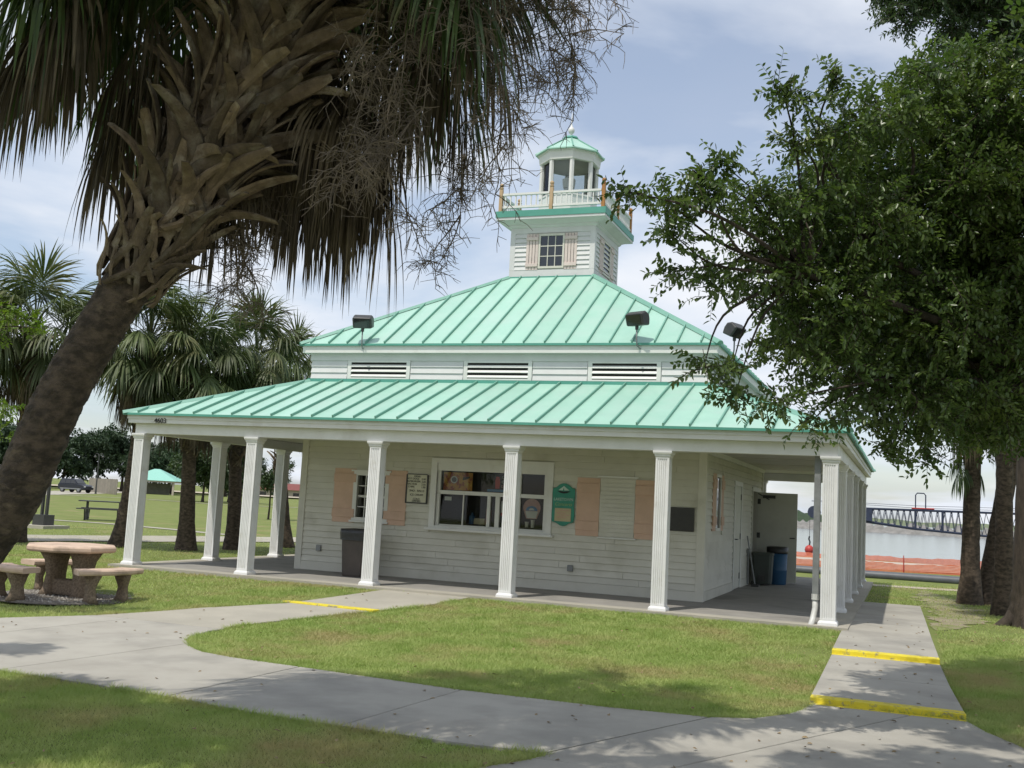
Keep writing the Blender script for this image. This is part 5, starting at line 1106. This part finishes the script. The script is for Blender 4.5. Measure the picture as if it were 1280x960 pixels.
# ------------------------------------------------------------------ lake side
s = MB().tube([(-3, 16.6, .0), (5, 16.3, .0), (9.5, 16.15, .0), (12, 15.75, .0), (14.7, 15.85, .0), (17, 15.8, .0), (24, 15.5, 0)], .125, 14)
tag(s.build('dredge_pipe', 'pipe_grey', smooth=True), 'long grey dredge pipe lying on the grass along the lake shore', 'pipe')
def mesh_fence(name, pts, h, label, seed):
    rg = np.random.default_rng(seed); t = empty(name, (pts[0][0], pts[0][1], gz(*pts[0]))); tag(t, label, 'fence', 'orange safety fences by the lake')
    P = spline([(x, y, 0) for x, y in pts], 90); V = []; Q = []
    rows = 7; w = .018
    top_ = h * (.82 + .18*np.abs(np.sin(np.linspace(0, 1, 90)*14)) ) + rg.normal(0, .012, 90)
    # net of strands: horizontal strips and vertical strips
    for r_ in range(rows):
        for k in range(90):
            z = gz(P[k, 0], P[k, 1]) + top_[k]*(r_ + .1)/rows; V += [(P[k, 0], P[k, 1], z), (P[k, 0], P[k, 1], z + top_[k]/rows*.80)]
            if k: b = len(V); Q.append((b-4, b-2, b-1, b-3))
    V = np.array(V) - np.array(t.location); np_mesh('net', V, np.array(Q), 'orange_mesh', t)
    for k in range(4, 90, 14): MB().tube([(P[k, 0] - t.location.x, P[k, 1] - .03 - t.location.y, -.1), (P[k, 0] - t.location.x, P[k, 1] - .03 - t.location.y, h*1.25)], .018, 5).build('stake', 'crane_red', t)
mesh_fence('safety_fence', [(-4, 17.5), (4, 18.6), (9.9, 19.5), (12.5, 20.5), (15, 21.4), (22, 24)], .30, 'near orange mesh safety fence just behind the grey pipe', 1)
mesh_fence('safety_fence', [(-6, 26.5), (4, 27.2), (9.4, 27.9), (12.35, 29.0), (15.4, 30.2), (24, 33)], .24, 'far orange mesh safety fence along the water edge', 2)
# crane boom lying over the water on a barge
t = empty('crane_boom', (9.6, 68.6, -.75)); tag(t, 'dark lattice crane boom stretching over the lake at the right', 'crane')
O = np.array([9.6, 68.6, -.75])
A0, A1 = np.array([9.62, 68.6, 2.43]) - O, np.array([30.0, 76.2, 2.82]) - O
Bq = [np.array(q) - O for q in ((9.63, 68.6, 1.58), (14.07, 70.3, 1.11), (19.02, 72.2, .85), (30.0, 76.3, .55))]
dirb = nrmz(A1 - A0); sideb = np.array([-dirb[1], dirb[0], 0]) * 1.1
def low(f): q = f*3; k = min(int(q), 2); return Bq[k]*(1 - q + k) + Bq[k+1]*(q - k)
def upp(f): L = [np.dot(b - A0, dirb) for b in Bq]; q = f*3; k = min(int(q), 2); d_ = L[k]*(1 - q + k) + L[k+1]*(q - k); return A0 + dirb*d_
for off in (0*sideb, sideb):
    MB().tube([A0 + off, A1 + off], .085, 6).build('top_chord', 'crane_navy', t); MB().tube([b + off for b in Bq], .085, 6).build('bottom_chord', 'crane_navy', t)
    nb = 27
    for k in range(nb):
        f0, f1 = .10 + .9*k/nb, .10 + .9*(k + .5)/nb; f2 = .10 + .9*(k + 1)/nb
        MB().tube([upp(f0) + off, low(f1) + off], .032, 4).build('brace', 'crane_navy', t); MB().tube([low(f1) + off, upp(f2) + off], .032, 4).build('brace', 'crane_navy', t)
for f in (.33, .46): MB().tube([upp(f), low(f)], .09, 6).build('post', 'crane_navy', t)
MB().prism([(-2.2, 2.85), (-1.4, 3.15), (1.35, 3.16), (1.35, 2.25), (-1.2, 2.42)], -.12, 1.2, 'y').build('head_plate', 'crane_navy', t)
o = MB().box(-.5, .50, -.20, -.13, 2.36, 2.95).build('white_panel', 'panel_white', t); text_obj('lettering', 'X', .6, 'black_ink', o, (.22, -.21, 2.66), ext=.01)
MB().tube([upp(.33) + (0, 0, .05), upp(.33) + (0, 0, 1.15), upp(.33) + (.12, 0, 1.3), upp(.33) + (.6, .2, 1.3), upp(.33) + (.72, .25, 1.15), upp(.33) + (.72, .25, .05)], .045, 6).build('guard_hoop', 'crane_navy', t)
MB().tube([upp(.31) + (0, 0, .14), upp(.42) + (0, 0, .14)], .06, 5).build('red_tie', 'crane_red', t)
for dz in (.25, .42): MB().tube([A0 + (-3, -1, .25 + dz*.4), A0 + (4.5, 1.7, dz), A1 + (0, 0, dz*1.1)], .02, 4).build('cable', 'crane_navy', t)
MB().prism([(-2.8 + .48*math.cos(k*.524), 2.72 + .48*math.sin(k*.524)) for k in range(12)], 0, .5, 'y').build('sheave', 'crane_navy', t, loc=(0, -.9, 0))
MB().box(20, 34, 6, 12, 0.1, 1.4).build('barge_hull', 'pipe_grey', t)
t = empty('hook_ball', (6.41, 67.6, -.75)); tag(t, 'round red hook ball hanging on a cable over the water', 'hook ball')
MB().tube([(0, 0, .3), (0, 0, 3.7)], .025, 5).build('cable', 'dark_metal', t); MB().lathe([(.03, -.52), (.25, -.46), (.43, -.22), (.47, .0), (.40, .25), (.22, .42), (.06, .48)], 16).build('ball', 'crane_red', t, smooth=True)
MB().tube([(0, 0, .45), (.06, 0, .8), (-.06, 0, 1.1), (0, 0, 1.4)], .09, 6).build('shackle', 'dark_metal', t)
t.location = (7.62, 53.9, -.48); t.scale = (.6, .6, .6)

# ------------------------------------------------------------------ grass
def inside(px, py, poly):
    poly = np.array(poly); r = np.zeros(len(px), bool); j = len(poly) - 1
    for i in range(len(poly)):
        xi, yi = poly[i]; xj, yj = poly[j]; c = ((yi > py) != (yj > py)) & (px < (xj - xi)*(py - yi)/(yj - yi + 1e-12) + xi); r ^= c; j = i
    return r
gr = np.random.default_rng(5)
def sow(n, xa, xb, ya, yb, hmin, hmax, wd):
    x = gr.uniform(xa, xb, n); y = gr.uniform(ya, yb, n)
    dx, dy = x - 13.248, y + 15.946; dep = dx*-.352 + dy*.936; lat = dx*.936 + dy*.352
    keep = (dep > 4.5) & (np.abs(lat) < dep*.52 + 1.5)
    # thinner with distance
    keep &= gr.random(n) < np.clip((9.5/np.maximum(dep, 1))**1.5, .05, 1)
    jit = gr.normal(0, .03, (2, n)); keep &= ~inside(x + jit[0], y + jit[1], OUT)
    keep &= ~((x > XL + .0) & (x < 13.70) & (y > -5.5) & (y < 5.5)); keep &= ~((x > -.28) & (x < BW + .28) & (y > -.28) & (y < BD + .28))
    keep &= np.hypot(x - 2.0, y + 3.72) > .98 + .06*np.sin(x*23)
    # worn spots
    for bx, by, br in ((11.95, -2.6, .55), (12.2, -2.2, .3), (6.9, -2.0, .35), (8.2, -1.0, .25), (3.3, -3.9, .3), (14.2, 2.4, .9)):
        keep &= ~((np.hypot((x - bx), (y - by)*.8) < br) & (gr.random(n) < .75))
    return x[keep], y[keep], dep[keep]
def edge_blades(n):
    P_ = np.array(OUT + [OUT[0]]); seg = np.diff(P_, axis=0); L_ = np.hypot(seg[:, 0], seg[:, 1]); use = np.where((P_[:-1, 1] > -13) & (P_[:-1, 0] > -3) & (P_[1:, 0] > -3))[0]
    k = gr.choice(use, n, p=L_[use] / L_[use].sum()); t_ = gr.random(n); nx_ = seg[k, 1] / L_[k]; ny_ = -seg[k, 0] / L_[k]; o_ = gr.exponential(.022, n)
    x = P_[k, 0] + seg[k, 0]*t_; y = P_[k, 1] + seg[k, 1]*t_; ins = inside(x + nx_*.05, y + ny_*.05, OUT); sg = np.where(ins, -1, 1)
    x, y = x + nx_*sg*o_, y + ny_*sg*o_; keep = (np.sin(x*5.3) + np.sin(y*6.1 + x*2) > -.9) & (y < -.4)
    x, y = x[keep], y[keep]; return x, y, np.full(len(x), -9.0)
parts = [edge_blades(26000), sow(1500000, 3.5, 17, -13, -.2, 0, 0, 0), sow(420000, -9, 3.5, -12, 1.5, 0, 0, 0), sow(160000, 12.5, 18, -6, 14, 0, 0, 0), sow(120000, -14, 0, 0, 14, 0, 0, 0)]
x = np.concatenate([p[0] for p in parts]); y = np.concatenate([p[1] for p in parts]); dep = np.concatenate([p[2] for p in parts]); n_ = len(x)
clump = .5 + .5*np.sin(x*3.1 + np.sin(y*2.3)*1.7)*np.sin(y*2.7 + np.sin(x*1.9)*1.4)
h = gr.uniform(.022, .048, n_)*(.75 + .5*clump); edge = dep < 0; dep = np.abs(dep); h = np.where(edge, h*1.7, h); w = gr.uniform(.0025, .0045, n_)*np.clip(dep/8, .9, 2.4); a = gr.uniform(0, 2*math.pi, n_); lean = gr.uniform(.3, 1.5, n_)*h; b = gr.uniform(0, 2*math.pi, n_)
z = zg(x, y) - .004
V = np.empty((n_, 3, 3), np.float32)
V[:, 0] = np.stack([x - np.cos(a)*w, y - np.sin(a)*w, z], 1); V[:, 1] = np.stack([x + np.cos(a)*w, y + np.sin(a)*w, z], 1); V[:, 2] = np.stack([x + np.cos(b)*lean, y + np.sin(b)*lean, z + h], 1)
o = np_mesh('lawn_grass', V.reshape(-1, 3), np.arange(n_*3).reshape(n_, 3), 'grass'); tag(o, 'short mown green lawn grass with dry patches around the walks', 'grass', kind='stuff')
# pebbles on the mulch bed
pb = MB()
for k in range(520):
    r_ = .95*math.sqrt(gr.random()); a_ = gr.random()*6.283; q = gr.uniform(.008, .022); px_, py_ = 2.0 + r_*math.cos(a_), -3.72 + r_*math.sin(a_); zb = -.165
    pb.add([(px_ - q, py_, zb), (px_, py_ - q*.8, zb), (px_ + q, py_, zb), (px_, py_ + q*.8, zb), (px_, py_, zb + q)], [(0, 1, 4), (1, 2, 4), (2, 3, 4), (3, 0, 4)])
tag(pb.build('loose_pebbles', 'pebble'), 'loose pale pebbles on the mulch under the picnic table', 'pebbles', kind='stuff')
nl = 1100; x = gr.uniform(3, 17, nl); y = gr.uniform(-11.5, 3, nl); k_ = ~((x > -.3) & (x < BW + .3) & (y > -.3)) & ((gr.random(nl) < .45) | (x > 12)); x, y = x[k_], y[k_]; n_ = len(x)
on_walk = inside(x, y, OUT); on_side = (x > XL) & (x < 13.55) & (y > -5.5); z = np.where(on_walk, lerp_np(y, -4.93, -.3, -.205, -.028) + .006, zg(x, y) + .035); z = np.where(on_side, np.array([zs(q) for q in y]) + .006, z)
a = gr.uniform(0, 6.283, n_); Dl = np.stack([np.cos(a), np.sin(a), gr.normal(.05, .15, n_)], 1); V, Q = leaf_arrays(np.stack([x, y, z], 1), nrmz(Dl), nrmz(np.array([0, 0, 1.0]) + gr.normal(0, .25, (n_, 3))), gr.uniform(.025, .06, n_), gr.uniform(.015, .03, n_))
tag(np_mesh('fallen_leaves', V, Q, 'dry_leaf'), 'small dry fallen leaves scattered over lawn and walks', 'leaves', kind='stuff')
print('grass blades', n_, 'objects', len(bpy.data.objects))
